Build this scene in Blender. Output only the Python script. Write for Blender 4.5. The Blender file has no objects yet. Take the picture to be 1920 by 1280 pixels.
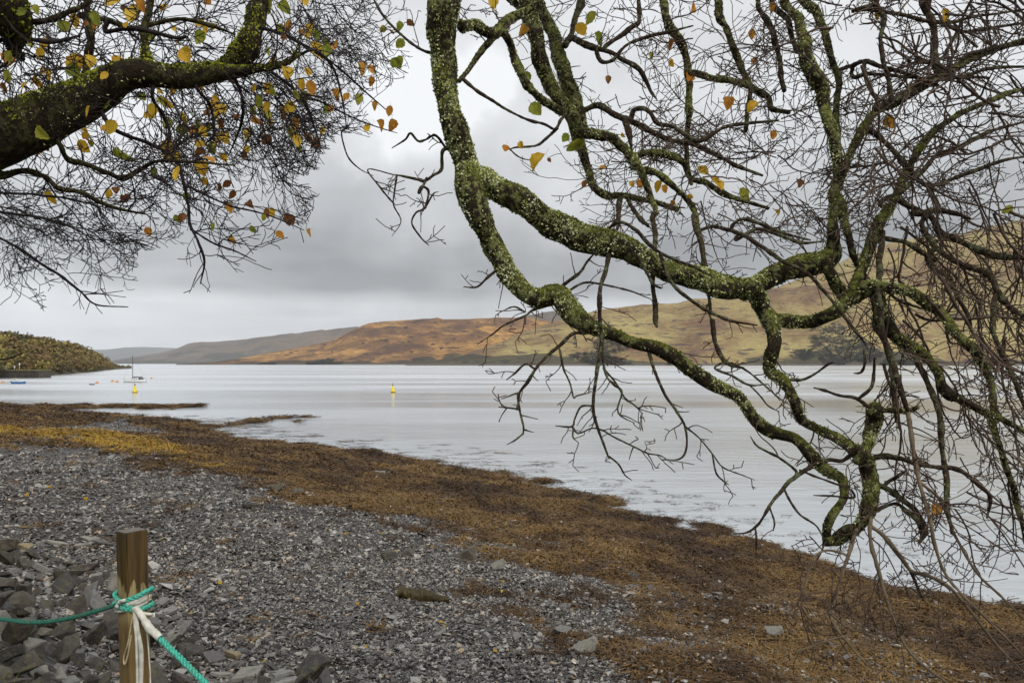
import bpy, bmesh, math, random
import numpy as np
from mathutils import Vector, Matrix

# ------------------------------------------------------------------ camera
F = 1387.0            # focal length in photo pixels (1920 wide)
HZ = 681.0            # photo row of the horizon
EYE = 6.0             # eye height above the loch
SC = bpy.context.scene
COL = SC.collection
cam_d = bpy.data.cameras.new('camera'); cam = bpy.data.objects.new('camera', cam_d); COL.objects.link(cam)
cam_d.sensor_width = 36.0; cam_d.lens = 36.0 * F / 1920.0
cam_d.shift_y = (HZ - 640.0) / 1920.0
cam_d.clip_start = 0.05; cam_d.clip_end = 60000.0
cam.location = (0, 0, EYE); cam.rotation_euler = (math.radians(90), 0, 0)
SC.camera = cam

# ------------------------------------------------------------------ world and sun
SUN_EL, SUN_AZ = math.radians(42), math.radians(150)     # azimuth clockwise from +Y
world = bpy.data.worlds.new('World'); SC.world = world; world.use_nodes = True
wn = world.node_tree; wn.nodes.clear()
def W(t, **k):
    n = wn.nodes.new(t)
    for a, b in k.items(): setattr(n, a, b)
    return n
def wl(a, b): wn.links.new(a, b)
def wmath(op, a, b=None, clamp=False):
    n = W('ShaderNodeMath', operation=op, use_clamp=clamp)
    for i, v in enumerate((a, b)):
        if v is None: continue
        if isinstance(v, (int, float)): n.inputs[i].default_value = v
        else: wl(v, n.inputs[i])
    return n.outputs[0]
tc = W('ShaderNodeTexCoord'); sep = W('ShaderNodeSeparateXYZ'); wl(tc.outputs['Generated'], sep.inputs[0])
zc = wmath('ADD', wmath('MAXIMUM', sep.outputs[2], 0.0), 0.13)
comb = W('ShaderNodeCombineXYZ'); wl(wmath('DIVIDE', sep.outputs[0], zc), comb.inputs[0]); wl(wmath('DIVIDE', sep.outputs[1], zc), comb.inputs[1])
n1 = W('ShaderNodeTexNoise'); n1.inputs['Scale'].default_value = 0.55; n1.inputs['Detail'].default_value = 3.0; n1.inputs['Roughness'].default_value = 0.5; wl(comb.outputs[0], n1.inputs['Vector'])
n2 = W('ShaderNodeTexNoise'); n2.inputs['Scale'].default_value = 1.7; n2.inputs['Detail'].default_value = 4.0; n2.inputs['Roughness'].default_value = 0.5; n2.inputs['Distortion'].default_value = 0.4; wl(comb.outputs[0], n2.inputs['Vector'])
n3 = W('ShaderNodeTexNoise'); n3.inputs['Scale'].default_value = 9.0; n3.inputs['Detail'].default_value = 5.0; n3.inputs['Roughness'].default_value = 0.55; wl(tc.outputs['Generated'], n3.inputs['Vector'])
ramp = W('ShaderNodeValToRGB'); wl(sep.outputs[2], ramp.inputs[0])
cr = ramp.color_ramp
stops = [(0.0, .66), (0.045, .66), (0.078, .58), (0.098, .32), (0.15, .32), (0.20, .50), (0.32, .70), (0.55, .76), (1.0, .80)]
while len(cr.elements) < len(stops): cr.elements.new(0.5)
for e, (p, v) in zip(cr.elements, stops): e.position = p; e.color = (v, v, v, 1)
val = wmath('ADD', ramp.outputs[0], wmath('MULTIPLY', wmath('SUBTRACT', n1.outputs[0], 0.5), 0.65))
val = wmath('ADD', val, wmath('MULTIPLY', wmath('SUBTRACT', n2.outputs[0], 0.5), 0.20))
val = wmath('ADD', val, wmath('MULTIPLY', wmath('SUBTRACT', n3.outputs[0], 0.5), 0.40))
def cloud_break(px, py, rad, amt, val):
    v = Vector(((px - 960) / F, 1.0, (HZ - py) / F)).normalized()
    ds = W('ShaderNodeVectorMath', operation='DISTANCE'); wl(tc.outputs['Generated'], ds.inputs[0]); ds.inputs[1].default_value = v
    q = wmath('ADD', ds.outputs['Value'], wmath('MULTIPLY', wmath('SUBTRACT', n3.outputs[0], 0.5), rad * 3.6))
    mr = W('ShaderNodeMapRange', interpolation_type='SMOOTHSTEP'); wl(q, mr.inputs[0])
    mr.inputs[1].default_value = rad * 1.7; mr.inputs[2].default_value = -rad * 0.1; mr.inputs[3].default_value = 0; mr.inputs[4].default_value = amt
    return wmath('ADD', val, mr.outputs[0])
val = cloud_break(768, 190, 0.066, 0.50, val)
val = cloud_break(912, 160, 0.034, 0.42, val)
val = cloud_break(20, 560, 0.10, 0.16, val)
val = cloud_break(180, 330, 0.16, 0.20, val)
val = wmath('MINIMUM', wmath('MAXIMUM', val, 0.25), 0.9)
ccol = W('ShaderNodeCombineColor'); wl(wmath('MULTIPLY', val, 0.975), ccol.inputs[0]); wl(wmath('MULTIPLY', val, 0.992), ccol.inputs[1]); wl(wmath('MULTIPLY', val, 1.012), ccol.inputs[2])
sky = W('ShaderNodeTexSky', sky_type='NISHITA', sun_disc=False, sun_elevation=SUN_EL, sun_rotation=SUN_AZ)
bg1 = W('ShaderNodeBackground'); wl(sky.outputs[0], bg1.inputs[0]); bg1.inputs[1].default_value = 0.08
bg2 = W('ShaderNodeBackground'); wl(ccol.outputs[0], bg2.inputs[0]); bg2.inputs[1].default_value = 1.0
mx = W('ShaderNodeMixShader'); mx.inputs[0].default_value = 0.94; wl(bg1.outputs[0], mx.inputs[1]); wl(bg2.outputs[0], mx.inputs[2])
wo = W('ShaderNodeOutputWorld'); wl(mx.outputs[0], wo.inputs[0])
sun_d = bpy.data.lights.new('sun', 'SUN'); sun_d.energy = 1.5; sun_d.angle = math.radians(14); sun_d.color = (1.0, 0.94, 0.84)
sun = bpy.data.objects.new('sun', sun_d); COL.objects.link(sun)
sv = Vector((math.sin(SUN_AZ) * math.cos(SUN_EL), math.cos(SUN_AZ) * math.cos(SUN_EL), math.sin(SUN_EL)))
sun.rotation_euler = (-sv).to_track_quat('-Z', 'Y').to_euler()
SC.view_settings.view_transform = 'Standard'; SC.view_settings.look = 'None'
SC.view_settings.exposure = 0.2; SC.view_settings.gamma = 1.0; SC.view_settings.use_curve_mapping = False
SC.render.engine = 'CYCLES'
SC.cycles.max_bounces = 6; SC.cycles.diffuse_bounces = 2; SC.cycles.glossy_bounces = 3
SC.cycles.transmission_bounces = 3; SC.cycles.volume_bounces = 1; SC.cycles.transparent_max_bounces = 6
SC.cycles.use_denoising = True
try: SC.cycles.denoiser = 'OPENIMAGEDENOISE'
except Exception: pass
SC.cycles.volume_step_rate = 4.0

# ------------------------------------------------------------------ helpers
rng = np.random.default_rng(11)
random.seed(5)
def tag(o, label=None, cat=None, group=None, kind=None):
    if label: o['label'] = label
    if cat: o['category'] = cat
    if group: o['group'] = group
    if kind: o['kind'] = kind
    return o
def link(o, parent=None):
    COL.objects.link(o)
    if parent is not None:
        o.parent = parent
    return o
def empty(name, loc=(0, 0, 0), rz=0.0):
    o = bpy.data.objects.new(name, None); o.empty_display_size = 0.1; link(o); o.location = loc; o.rotation_euler = (0, 0, rz)
    return o
def mesh_obj(name, verts, faces, mat, parent=None, smooth=False):
    me = bpy.data.meshes.new(name)
    me.from_pydata([tuple(v) for v in verts] if not isinstance(verts, np.ndarray) else verts.tolist(), [], faces if not isinstance(faces, np.ndarray) else faces.tolist())
    if mat: me.materials.append(mat)
    if smooth: me.polygons.foreach_set('use_smooth', np.ones(len(me.polygons), bool))
    me.update()
    o = bpy.data.objects.new(name, me)
    return link(o, parent)
def bm_obj(name, bm, mat, parent=None, smooth=False):
    me = bpy.data.meshes.new(name); bm.to_mesh(me); bm.free()
    if mat: me.materials.append(mat)
    if smooth: me.polygons.foreach_set('use_smooth', np.ones(len(me.polygons), bool))
    return link(bpy.data.objects.new(name, me), parent)
def bm_box(bm, x0, x1, y0, y1, z0, z1, bev=0.0):
    vs = [bm.verts.new((x, y, z)) for z in (z0, z1) for y in (y0, y1) for x in (x0, x1)]
    fs = [bm.faces.new([vs[i] for i in f]) for f in ((0, 2, 3, 1), (4, 5, 7, 6), (0, 1, 5, 4), (2, 6, 7, 3), (0, 4, 6, 2), (1, 3, 7, 5))]
    if bev > 0:
        es = list({e for f in fs for e in f.edges}); bmesh.ops.bevel(bm, geom=es, offset=bev, segments=2, affect='EDGES', profile=0.6)
    return vs
def lathe(bm, prof, n=16, c=(0, 0)):
    rings = []
    for r, z in prof:
        rings.append([bm.verts.new((c[0] + r * math.cos(2 * math.pi * k / n), c[1] + r * math.sin(2 * math.pi * k / n), z)) for k in range(n)])
    for a, b in zip(rings, rings[1:]):
        for k in range(n): bm.faces.new((a[k], a[(k + 1) % n], b[(k + 1) % n], b[k]))
    bm.faces.new(rings[0][::-1]); bm.faces.new(rings[-1])
_TAB = np.random.default_rng(4242).uniform(-1, 1, 65536).astype(np.float32)
def vnoise(p, seed=0):
    """vectorised 3-d value noise, -1..1, p (n,3)"""
    p = np.asarray(p, np.float32); i = np.floor(p); f = p - i; i = i.astype(np.int32); f = f * f * (3 - 2 * f)
    X = (i[:, 0] * 7919, (i[:, 0] + 1) * 7919); Y = (i[:, 1] * 20011, (i[:, 1] + 1) * 20011); Z = (i[:, 2] * 30211 + seed * 9973, (i[:, 2] + 1) * 30211 + seed * 9973)
    def h(a, b, c):
        k = (X[a] ^ Y[b]) + Z[c]; k = k ^ (k >> 7); return _TAB[k & 65535]
    fx, fy, fz = f[:, 0], f[:, 1], f[:, 2]; r = []
    for c in (0, 1):
        a0 = h(0, 0, c); a1 = h(0, 1, c); a0 = a0 + (h(1, 0, c) - a0) * fx; a1 = a1 + (h(1, 1, c) - a1) * fx; r.append(a0 + (a1 - a0) * fy)
    return r[0] + (r[1] - r[0]) * fz
def fbm2(x, y, sc, octv=4, seed=0, rough=0.5):
    x = np.asarray(x, float); sh = x.shape; x = x.ravel(); y = np.asarray(y, float).ravel(); o = np.zeros_like(x); a = 1.0; s = 1.0 / sc
    for k in range(octv):
        o += a * vnoise(np.stack([x * s, y * s, np.full_like(x, k * 7.3)], 1), seed + k); a *= rough; s *= 2.03
    return o.reshape(sh)

# ------------------------------------------------------------------ materials
class NT:
    def __init__(s, name):
        s.m = bpy.data.materials.new(name); s.m.use_nodes = True; s.t = s.m.node_tree; s.t.nodes.clear()
        s.out = s.n('ShaderNodeOutputMaterial')
    def n(s, t, **k):
        q = s.t.nodes.new(t)
        for a, b in k.items(): setattr(q, a, b)
        return q
    def l(s, a, b): s.t.links.new(a, b)
    def set(s, sock, v):
        if v is None: return
        if hasattr(v, 'is_output'): s.l(v, sock)
        elif isinstance(v, (tuple, list)) and len(v) == 3 and sock.type == 'RGBA': sock.default_value = (*v, 1)
        else: sock.default_value = v
    def math(s, op, a, b=None, clamp=False):
        q = s.n('ShaderNodeMath', operation=op, use_clamp=clamp); s.set(q.inputs[0], a); s.set(q.inputs[1], b); return q.outputs[0]
    def noise(s, vec, scale, detail=4, rough=0.5, dist=0.0):
        q = s.n('ShaderNodeTexNoise'); s.set(q.inputs['Vector'], vec); q.inputs['Scale'].default_value = scale; q.inputs['Detail'].default_value = detail; q.inputs['Roughness'].default_value = rough; q.inputs['Distortion'].default_value = dist; return q.outputs['Fac']
    def voro(s, vec, scale, out='Color', feature='F1'):
        q = s.n('ShaderNodeTexVoronoi', feature=feature); s.set(q.inputs['Vector'], vec); q.inputs['Scale'].default_value = scale; return q.outputs[out]
    def mr(s, v, a, b, c=0.0, d=1.0, smooth=True):
        q = s.n('ShaderNodeMapRange', interpolation_type='SMOOTHSTEP' if smooth else 'LINEAR'); s.set(q.inputs[0], v)
        for i, x in enumerate((a, b, c, d)): q.inputs[i + 1].default_value = x
        return q.outputs[0]
    def mix(s, f, a, b, mode='MIX'):
        q = s.n('ShaderNodeMix', data_type='RGBA', blend_type=mode); s.set(q.inputs[0], f); s.set(q.inputs[6], a); s.set(q.inputs[7], b); return q.outputs[2]
    def ramp(s, f, stops):
        q = s.n('ShaderNodeValToRGB'); s.set(q.inputs[0], f); e = q.color_ramp.elements
        while len(e) < len(stops): e.new(0.5)
        for x, (p, c) in zip(e, stops): x.position = p; x.color = (*c, 1)
        return q.outputs[0]
    def coord(s, which='Object'):
        if which == 'Position': return s.n('ShaderNodeNewGeometry').outputs['Position']
        return s.n('ShaderNodeTexCoord').outputs[which]
    def scale(s, v, k):
        q = s.n('ShaderNodeMapping'); s.l(v, q.inputs[0]); q.inputs['Scale'].default_value = k; return q.outputs[0]
    def bump(s, h, strength=0.5, dist=0.01):
        q = s.n('ShaderNodeBump'); s.set(q.inputs['Height'], h); q.inputs['Strength'].default_value = strength; q.inputs['Distance'].default_value = dist; return q.outputs[0]
    def rnd(s): return s.n('ShaderNodeObjectInfo').outputs['Random']
    def attr(s, name): return s.n('ShaderNodeAttribute', attribute_name=name)
    def bsdf(s, col, rough=0.8, normal=None, spec=0.3, **k):
        q = s.n('ShaderNodeBsdfPrincipled'); s.set(q.inputs['Base Color'], col); s.set(q.inputs['Roughness'], rough); q.inputs['Specular IOR Level'].default_value = spec
        if normal is not None: s.l(normal, q.inputs['Normal'])
        for a, b in k.items(): s.set(q.inputs[a.replace('_', ' ')], b)
        return q.outputs[0]
    def done(s, sh): s.l(sh, s.out.inputs['Surface']); return s.m
def simple(name, col, rough=0.7, var=0.25, scale=8.0, bump=0.0, spec=0.3, metallic=0.0):
    t = NT(name); c = t.coord('Object'); n = t.noise(c, scale, 5, 0.6)
    k = t.mix(t.mr(n, 0.3, 0.7), tuple(x * (1 - var) for x in col), tuple(min(1, x * (1 + var)) for x in col))
    return t.done(t.bsdf(k, rough, t.bump(n, bump, 0.02) if bump else None, spec, Metallic=metallic))
M = {}
# stone
def mat_stone(name, stops, scale=9.0, moss=0.0, rough=0.62):
    t = NT(name); c = t.coord('Object'); r = t.rnd()
    base = t.ramp(r, stops)
    off = t.n('ShaderNodeVectorMath', operation='ADD'); t.l(c, off.inputs[0]); t.l(t.n('ShaderNodeObjectInfo').outputs['Location'], off.inputs[1])
    n = t.noise(off.outputs[0], scale, 6, 0.62); n2 = t.noise(off.outputs[0], scale * 4.5, 5, 0.6)
    k = t.mix(t.mr(n, 0.3, 0.72), t.mix(0.55, base, (0.02, 0.018, 0.017)), base)
    k = t.mix(t.math('MULTIPLY', t.mr(n2, 0.56, 0.72), 0.35), k, (0.30, 0.29, 0.26))
    if moss: k = t.mix(t.math('MULTIPLY', t.mr(n, 0.5, 0.62), moss), k, (0.10, 0.09, 0.035))
    h = t.math('ADD', t.math('MULTIPLY', n, 1.0), t.math('MULTIPLY', n2, 0.5))
    return t.done(t.bsdf(k, t.mr(n2, 0.2, 0.8, rough - 0.15, rough + 0.2), t.bump(h, 0.7, 0.02), 0.45))
M['rock'] = mat_stone('rock', [(0.0, (0.022, 0.018, 0.014)), (0.35, (0.05, 0.041, 0.033)), (0.65, (0.105, 0.086, 0.063)), (0.82, (0.075, 0.056, 0.052)), (1.0, (0.25, 0.222, 0.17))], 6.0, 0.6, 0.55)
M['pale_rock'] = mat_stone('pale_rock', [(0.0, (0.24, 0.23, 0.20)), (1.0, (0.36, 0.34, 0.29))], 6.0, 0.3)
M['slate'] = mat_stone('slate', [(0.0, (0.075, 0.07, 0.066)), (0.5, (0.17, 0.163, 0.153)), (0.85, (0.24, 0.235, 0.22)), (1.0, (0.42, 0.41, 0.37))], 9.0, 0.15, 0.5)
M['tan_stone'] = mat_stone('tan_stone', [(0.0, (0.32, 0.24, 0.13)), (1.0, (0.42, 0.33, 0.2))], 9.0, 0.1)
t = NT('gravel_stone'); r = t.rnd(); c = t.coord('Position'); n = t.noise(c, 60.0, 3)
k = t.ramp(r, [(0.0, (0.02, 0.017, 0.015)), (0.28, (0.06, 0.051, 0.046)), (0.55, (0.135, 0.12, 0.11)), (0.76, (0.25, 0.235, 0.212)), (0.93, (0.46, 0.44, 0.40)), (1.0, (0.46, 0.32, 0.18))])
k = t.mix(t.mr(n, 0.3, 0.7), t.mix(0.4, k, (0.03, 0.027, 0.025)), k)
M['gravel'] = t.done(t.bsdf(k, 0.30, None, 0.5))
# seaweed
def mat_weed(name, a, b, c3):
    t = NT(name); c = t.coord('Position'); n = t.noise(c, 0.28, 4, 0.6); r = t.rnd(); n2 = t.noise(c, 22.0, 2)
    k = t.ramp(t.math('ADD', t.math('MULTIPLY', r, 0.5), t.math('MULTIPLY', t.mr(n, 0.36, 0.64), 0.6)), [(0.15, a), (0.55, b), (1.0, c3)])
    k = t.mix(t.math('MULTIPLY', t.mr(n2, 0.4, 0.75), 0.5), k, tuple(x * 0.4 for x in b))
    return t.done(t.bsdf(k, 0.5, None, 0.22))
M['weed'] = mat_weed('brown_weed', (0.036, 0.019, 0.009), (0.110, 0.060, 0.021), (0.25, 0.150, 0.048))
M['gold_weed'] = mat_weed('gold_weed', (0.20, 0.115, 0.018), (0.34, 0.20, 0.024), (0.46, 0.29, 0.03))
M['wet_weed'] = mat_weed('wet_weed', (0.035, 0.02, 0.012), (0.075, 0.038, 0.016), (0.12, 0.062, 0.02))
# beach sheet
t = NT('beach_ground'); c = t.coord('Position'); wa = t.attr('weed').outputs['Fac']; ga = t.attr('grass').outputs['Fac']
vc = t.voro(t.scale(c, (1, 1, 0.3)), 17.0); sepc = t.n('ShaderNodeSeparateColor'); t.l(vc, sepc.inputs[0])
vd = t.voro(t.scale(c, (1, 1, 0.3)), 17.0, 'Distance'); n = t.noise(c, 1.2, 5); nf = t.noise(c, 30.0, 4, 0.65)
g = t.ramp(sepc.outputs[0], [(0.0, (0.018, 0.015, 0.013)), (0.5, (0.05, 0.043, 0.038)), (0.85, (0.11, 0.10, 0.092)), (1.0, (0.22, 0.205, 0.185))])  # sheet darker than the chips: shade of the gaps put into its colour
g = t.mix(t.mr(nf, 0.35, 0.65), t.mix(0.6, g, (0.035, 0.026, 0.018)), g)
w = t.ramp(t.math('ADD', t.math('MULTIPLY', nf, 0.6), t.math('MULTIPLY', n, 0.4)), [(0.32, (0.012, 0.007, 0.004)), (0.5, (0.045, 0.026, 0.009)), (0.68, (0.13, 0.08, 0.022))])  # darkened likewise, shade between the weed clumps painted into the ground
w = t.mix(t.attr('gold').outputs['Fac'], w, t.mix(t.mr(nf, 0.3, 0.7), (0.15, 0.08, 0.015), (0.40, 0.25, 0.03)))
k = t.mix(wa, g, w)
k = t.mix(ga, k, t.mix(t.mr(nf, 0.3, 0.7), (0.03, 0.03, 0.012), (0.07, 0.08, 0.025)))
h = t.math('SUBTRACT', nf, t.math('MULTIPLY', vd, 0.8))
M['beach'] = t.done(t.bsdf(k, 0.6, t.bump(h, 0.8, 0.05), 0.35))
# water
t = NT('water'); c = t.coord('Position')
na = t.math('ADD', t.noise(t.scale(c, (0.5, 1.5, 1)), 1.0, 3, 0.6), t.math('MULTIPLY', t.noise(t.scale(c, (2.2, 6.5, 1)), 1.0, 3, 0.6), 0.30)); nb = t.noise(t.scale(c, (0.05, 0.16, 1)), 1.0, 4, 0.6); nc = t.noise(t.scale(c, (0.004, 0.020, 1)), 1.0, 4, 0.6)
calm = t.mr(t.noise(t.scale(c, (0.03, 0.06, 1)), 1.0, 3), 0.35, 0.7, 0.35, 1.0)
dist = t.n('ShaderNodeCameraData').outputs['View Distance']
wind = t.mr(nc, 0.42, 0.62, 0.3, 1.0)
h = t.math('ADD', t.math('MULTIPLY', t.math('MULTIPLY', na, calm), 0.115), t.math('MULTIPLY', nb, 0.20))
bmp = t.n('ShaderNodeBump'); t.l(h, bmp.inputs['Height']); bmp.inputs['Distance'].default_value = 1.0; t.l(wind, bmp.inputs['Strength'])
fr = t.n('ShaderNodeFresnel'); fr.inputs['IOR'].default_value = 2.3; t.l(bmp.outputs[0], fr.inputs['Normal'])
gl = t.n('ShaderNodeBsdfGlossy'); t.set(gl.inputs['Color'], (0.97, 0.985, 1.0)); t.l(t.math('ADD', t.mr(nc, 0.42, 0.60, 0.05, 0.20), t.mr(dist, 20.0, 300.0, 0.0, 0.16)), gl.inputs['Roughness']); t.l(bmp.outputs[0], gl.inputs['Normal'])
df = t.n('ShaderNodeBsdfDiffuse'); t.set(df.inputs['Color'], (0.45, 0.48, 0.505))
ms = t.n('ShaderNodeMixShader'); t.l(fr.outputs[0], ms.inputs[0]); t.l(df.outputs[0], ms.inputs[1]); t.l(gl.outputs[0], ms.inputs[2])
M['water'] = t.done(ms.outputs[0])

# ------------------------------------------------------------------ the lie of the land
def px0(x, y, z=0.0):                       # photo pixel -> point on a level plane z
    d = (EYE - z) * F / (y - HZ); return np.array([(x - 960) / F * d, d])
WL = np.array([px0(x, y) for x, y in [(-500, 772), (-200, 773), (0, 775), (120, 778), (250, 783), (345, 791), (372, 806), (440, 823), (520, 831), (600, 840), (700, 849), (800, 863), (900, 885), (1000, 905), (1100, 931), (1200, 962), (1300, 990), (1400, 1020), (1500, 1050), (1600, 1080), (1700, 1105), (1800, 1130), (1920, 1155)]])
dr = (WL[-1] - WL[-4]); dr /= np.linalg.norm(dr)
WL = np.vstack([[WL[0] + np.array([-60.0, 5.0])], WL, [WL[-1] + dr * 25], [WL[-1] + dr * 180]])
SHOALS = [([(-260, 765), (-60, 764), (60, 764), (150, 764), (235, 763), (300, 764)], 3.4, 0.5), ([(372, 804), (430, 797), (480, 791), (530, 786), (565, 782)], 1.9, 0.285)]
SHOALS = [(np.array([px0(*p) for p in a]), r, hh) for a, r, hh in SHOALS]
def seg_dist(P, L):
    best = np.full(len(P), 1e9); side = np.zeros(len(P))
    for a, b in zip(L, L[1:]):
        ab = b - a; tt = np.clip(((P - a) @ ab) / (ab @ ab), 0, 1); q = a + tt[:, None] * ab
        dd = np.hypot(*(P - q).T); cr_ = ab[0] * (P[:, 1] - a[1]) - ab[1] * (P[:, 0] - a[0])
        m = dd < best - 1e-9; best = np.where(m, dd, best); side = np.where(m, np.sign(cr_), side)
    return best, side
def shore_s(P):
    d, sd = seg_dist(P, WL)
    return d * np.where(sd <= 0, 1, -1)      # inland positive
PROF_S = [-60, -15, -4, 0, 3, 8, 14, 17.0, 24, 40, 300]
PROF_Z = [-5, -1.6, -0.35, 0, 0.36, 1.15, 2.05, 2.5, 2.95, 3.1, 3.5]
TOE = np.array([(60, -75), (12, -12), (3.2, 0.6), (0.2, 3.6), (-1.6, 5.4), (-3.0, 7.0), (-4.6, 9.0), (-6.6, 10.9), (-9.2, 12.8), (-14, 18), (-22, 28), (-75, 97), (-150, 180)], float)   # foot of the bank
BK_S = [0, 0.5, 1.2, 2.2, 3.4, 10, 60]; BK_Z = [0, 0.25, 0.75, 1.35, 1.5, 1.7, 5.0]
def bank_b(P):
    d, sd = seg_dist(P, TOE); return d * np.where(sd > 0, 1, -1)       # inland positive
def ground(x, y, detail=True):
    x = np.atleast_1d(np.asarray(x, float)); y = np.atleast_1d(np.asarray(y, float))
    P = np.stack([x, y], 1); s = shore_s(P)
    z = np.interp(s, PROF_S, PROF_Z) + np.interp(bank_b(P), BK_S, BK_Z)
    for L, r, hh in SHOALS:
        d, _ = seg_dist(P, L); d = d + 1.1 * r * fbm2(x, y, 2.2, 4, 40, 0.6)
        z = np.maximum(z, np.where(d < r * 2.2, hh * np.exp(-(d / r) ** 2) - 0.22, -9))
    if detail:
        z = z + 0.10 * fbm2(x, y, 2.6, 3, 3) * np.clip(s + 1.5, 0.15, 2) / 2 + 0.025 * fbm2(x, y, 0.45, 3, 9)
        z = z + 0.075 * np.clip((12 - s) / 5, 0, 1) * np.clip(s / 2, 0, 1) * fbm2(x, y, 0.8, 2, 33); near = np.clip(1 - np.abs(s) / 2.5, 0, 1); z = z + near * 0.15 * fbm2(x, y, 1.5, 4, 21, 0.6)
    return z
def gz(x, y): return float(ground([x], [y])[0])
def px_ground(x, y):                        # photo pixel -> point on the beach
    ds = np.geomspace(2.5, 140, 90)
    for it in range(2):
        X = (x - 960) / F * ds; Z = EYE - (y - HZ) / F * ds
        g = np.maximum(ground(X, ds), 0.0); k = int(np.argmax(g >= Z))
        if it == 0: ds = np.linspace(ds[max(k - 1, 0)], ds[k], 24)
    return Vector((X[k], ds[k], g[k]))
WB = np.array([px_ground(x, y)[:2] for x, y in [(-300, 800), (0, 811), (100, 820), (200, 843), (300, 868), (380, 890), (450, 912), (560, 935), (650, 948), (720, 962), (800, 985), (860, 1012), (920, 1045), (970, 1085), (1010, 1125), (1060, 1175), (1120, 1220), (1200, 1272)]])
dr2 = WB[-1] - WB[-3]; dr2 /= np.linalg.norm(dr2); WB = np.vstack([[WB[0] + (WB[0] - WB[2])], WB, [WB[-1] + dr2 * 40]])
def weed_mask(x, y):
    P = np.stack([x, y], 1); d, sd = seg_dist(P, WB); d = d * np.where(sd <= 0, -1, 1)   # positive towards the water
    r = np.hypot(x, y); soft = np.interp(r, [6, 14, 30, 70], [0.7, 1.6, 1.8, 2.6])
    n = fbm2(x, y, 1.5, 4, 60) * 0.9 + fbm2(x, y, 5.0, 2, 66) * 0.6
    m = np.clip((d + n * soft) / soft + 0.35, 0, 1)
    hole = np.clip(fbm2(x, y, 1.1, 3, 88) * 1.7 + 0.10, 0, 1) * np.exp(-((d - 1.5) / 3.0) ** 2) * np.clip((x + 6) / 6, 0, 1); m = np.clip(m - 0.95 * hole, 0, 1)
    s = shore_s(P); far = np.clip((r - 30) / 10, 0, 1); m = np.maximum(m, far * np.clip((5.5 - s) / 2, 0, 1))
    return m
def gold_mask(x, y):
    P = np.stack([x, y], 1); d, sd = seg_dist(P, WB); d = d * np.where(sd <= 0, -1, 1); r = np.hypot(x, y)
    band = np.exp(-((d - 1.5) / np.interp(r, [15, 40, 60], [1.0, 1.8, 3.2])) ** 2) * np.clip((r - 22) / 18, 0, 1)
    return np.clip(band * (1.1 + 0.9 * fbm2(x, y, 6.0, 3, 77)), 0, 1)
# beach mesh: rings round the viewer
ang = np.concatenate([np.linspace(-180, -48, 40)[:-1], np.linspace(-48, 48, 520), np.linspace(48, 180, 40)[1:]])
rad = np.concatenate([[0.4], np.geomspace(1.2, 175, 330)])
A, R = np.meshgrid(np.radians(ang), rad); GX, GY = R * np.sin(A), R * np.cos(A)
GZ = ground(GX.ravel(), GY.ravel()); wm = weed_mask(GX.ravel(), GY.ravel()); gm = gold_mask(GX.ravel(), GY.ravel())
ss = shore_s(np.stack([GX.ravel(), GY.ravel()], 1)); grass = np.clip((bank_b(np.stack([GX.ravel(), GY.ravel()], 1)) - 2.0) / 0.8, 0, 1)
nr, na_ = A.shape; idx = np.arange(nr * na_).reshape(nr, na_)
quads = np.stack([idx[:-1, :-1], idx[:-1, 1:], idx[1:, 1:], idx[1:, :-1]], -1).reshape(-1, 4)[:, ::-1]
fz = GZ[quads].max(1); quads = quads[fz > -2.5]
beach = mesh_obj('beach', np.stack([GX.ravel(), GY.ravel(), GZ], 1), quads, M['beach'], smooth=True)
for nm, v in (('weed', wm), ('gold', gm), ('grass', grass)):
    a = beach.data.attributes.new(nm, 'FLOAT', 'POINT'); a.data.foreach_set('value', v.astype(np.float32))
tag(beach, 'grey shingle and brown seaweed beach sloping to the loch', None, None, 'structure')
bm = bmesh.new(); S_ = 23900.0
vs = [bm.verts.new(p) for p in ((-S_, -200, 0), (S_, -200, 0), (S_, S_, 0), (-S_, S_, 0))]; bm.faces.new(vs)
tag(bm_obj('water', bm, M['water']), 'calm grey loch water rippled towards the far shore', None, None, 'structure')

# ------------------------------------------------------------------ hills across the loch
def mat_hill(name, cols, dark, darkamt, wood_h, sc=1.0):
    t = NT(name); c = t.coord('Position'); sp = t.n('ShaderNodeSeparateXYZ'); t.l(c, sp.inputs[0]); z = sp.outputs[2]
    n = t.noise(t.scale(c, (1, 1, 2.2)), 0.0035 * sc, 6, 0.62, 0.6); n2 = t.noise(t.scale(c, (1, 0.5, 5)), 0.012 * sc, 6, 0.66, 0.8); n3 = t.noise(c, 0.05 * sc, 5, 0.6)
    k = t.ramp(t.math('ADD', t.math('MULTIPLY', n, 0.65), t.math('MULTIPLY', n2, 0.35)), [(0.40, cols[0]), (0.49, cols[1]), (0.57, cols[2])])
    k = t.mix(t.math('MULTIPLY', t.mr(n2, 0.55, 0.62), darkamt), k, dark)
    k = t.mix(t.math('MULTIPLY', t.mr(n3, 0.5, 0.7), 0.28), k, tuple(x * 0.45 for x in cols[0]))
    wd = t.math('ADD', z, t.math('MULTIPLY', t.math('SUBTRACT', t.noise(c, 0.0030 * sc, 4, 0.55), 0.52), -wood_h * 9.0))
    k = t.mix(t.math('MULTIPLY', t.mr(wd, wood_h * 1.25, wood_h * 0.9), 0.85), k, t.mix(n3, (0.022, 0.026, 0.02), (0.065, 0.06, 0.038)))
    k = t.mix(t.mr(z, 7.0, 3.0), k, (0.14, 0.12, 0.10))
    return t.done(t.bsdf(k, 0.95, t.bump(t.math('ADD', n2, n3), 0.8, 24.0), 0.1))
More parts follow.
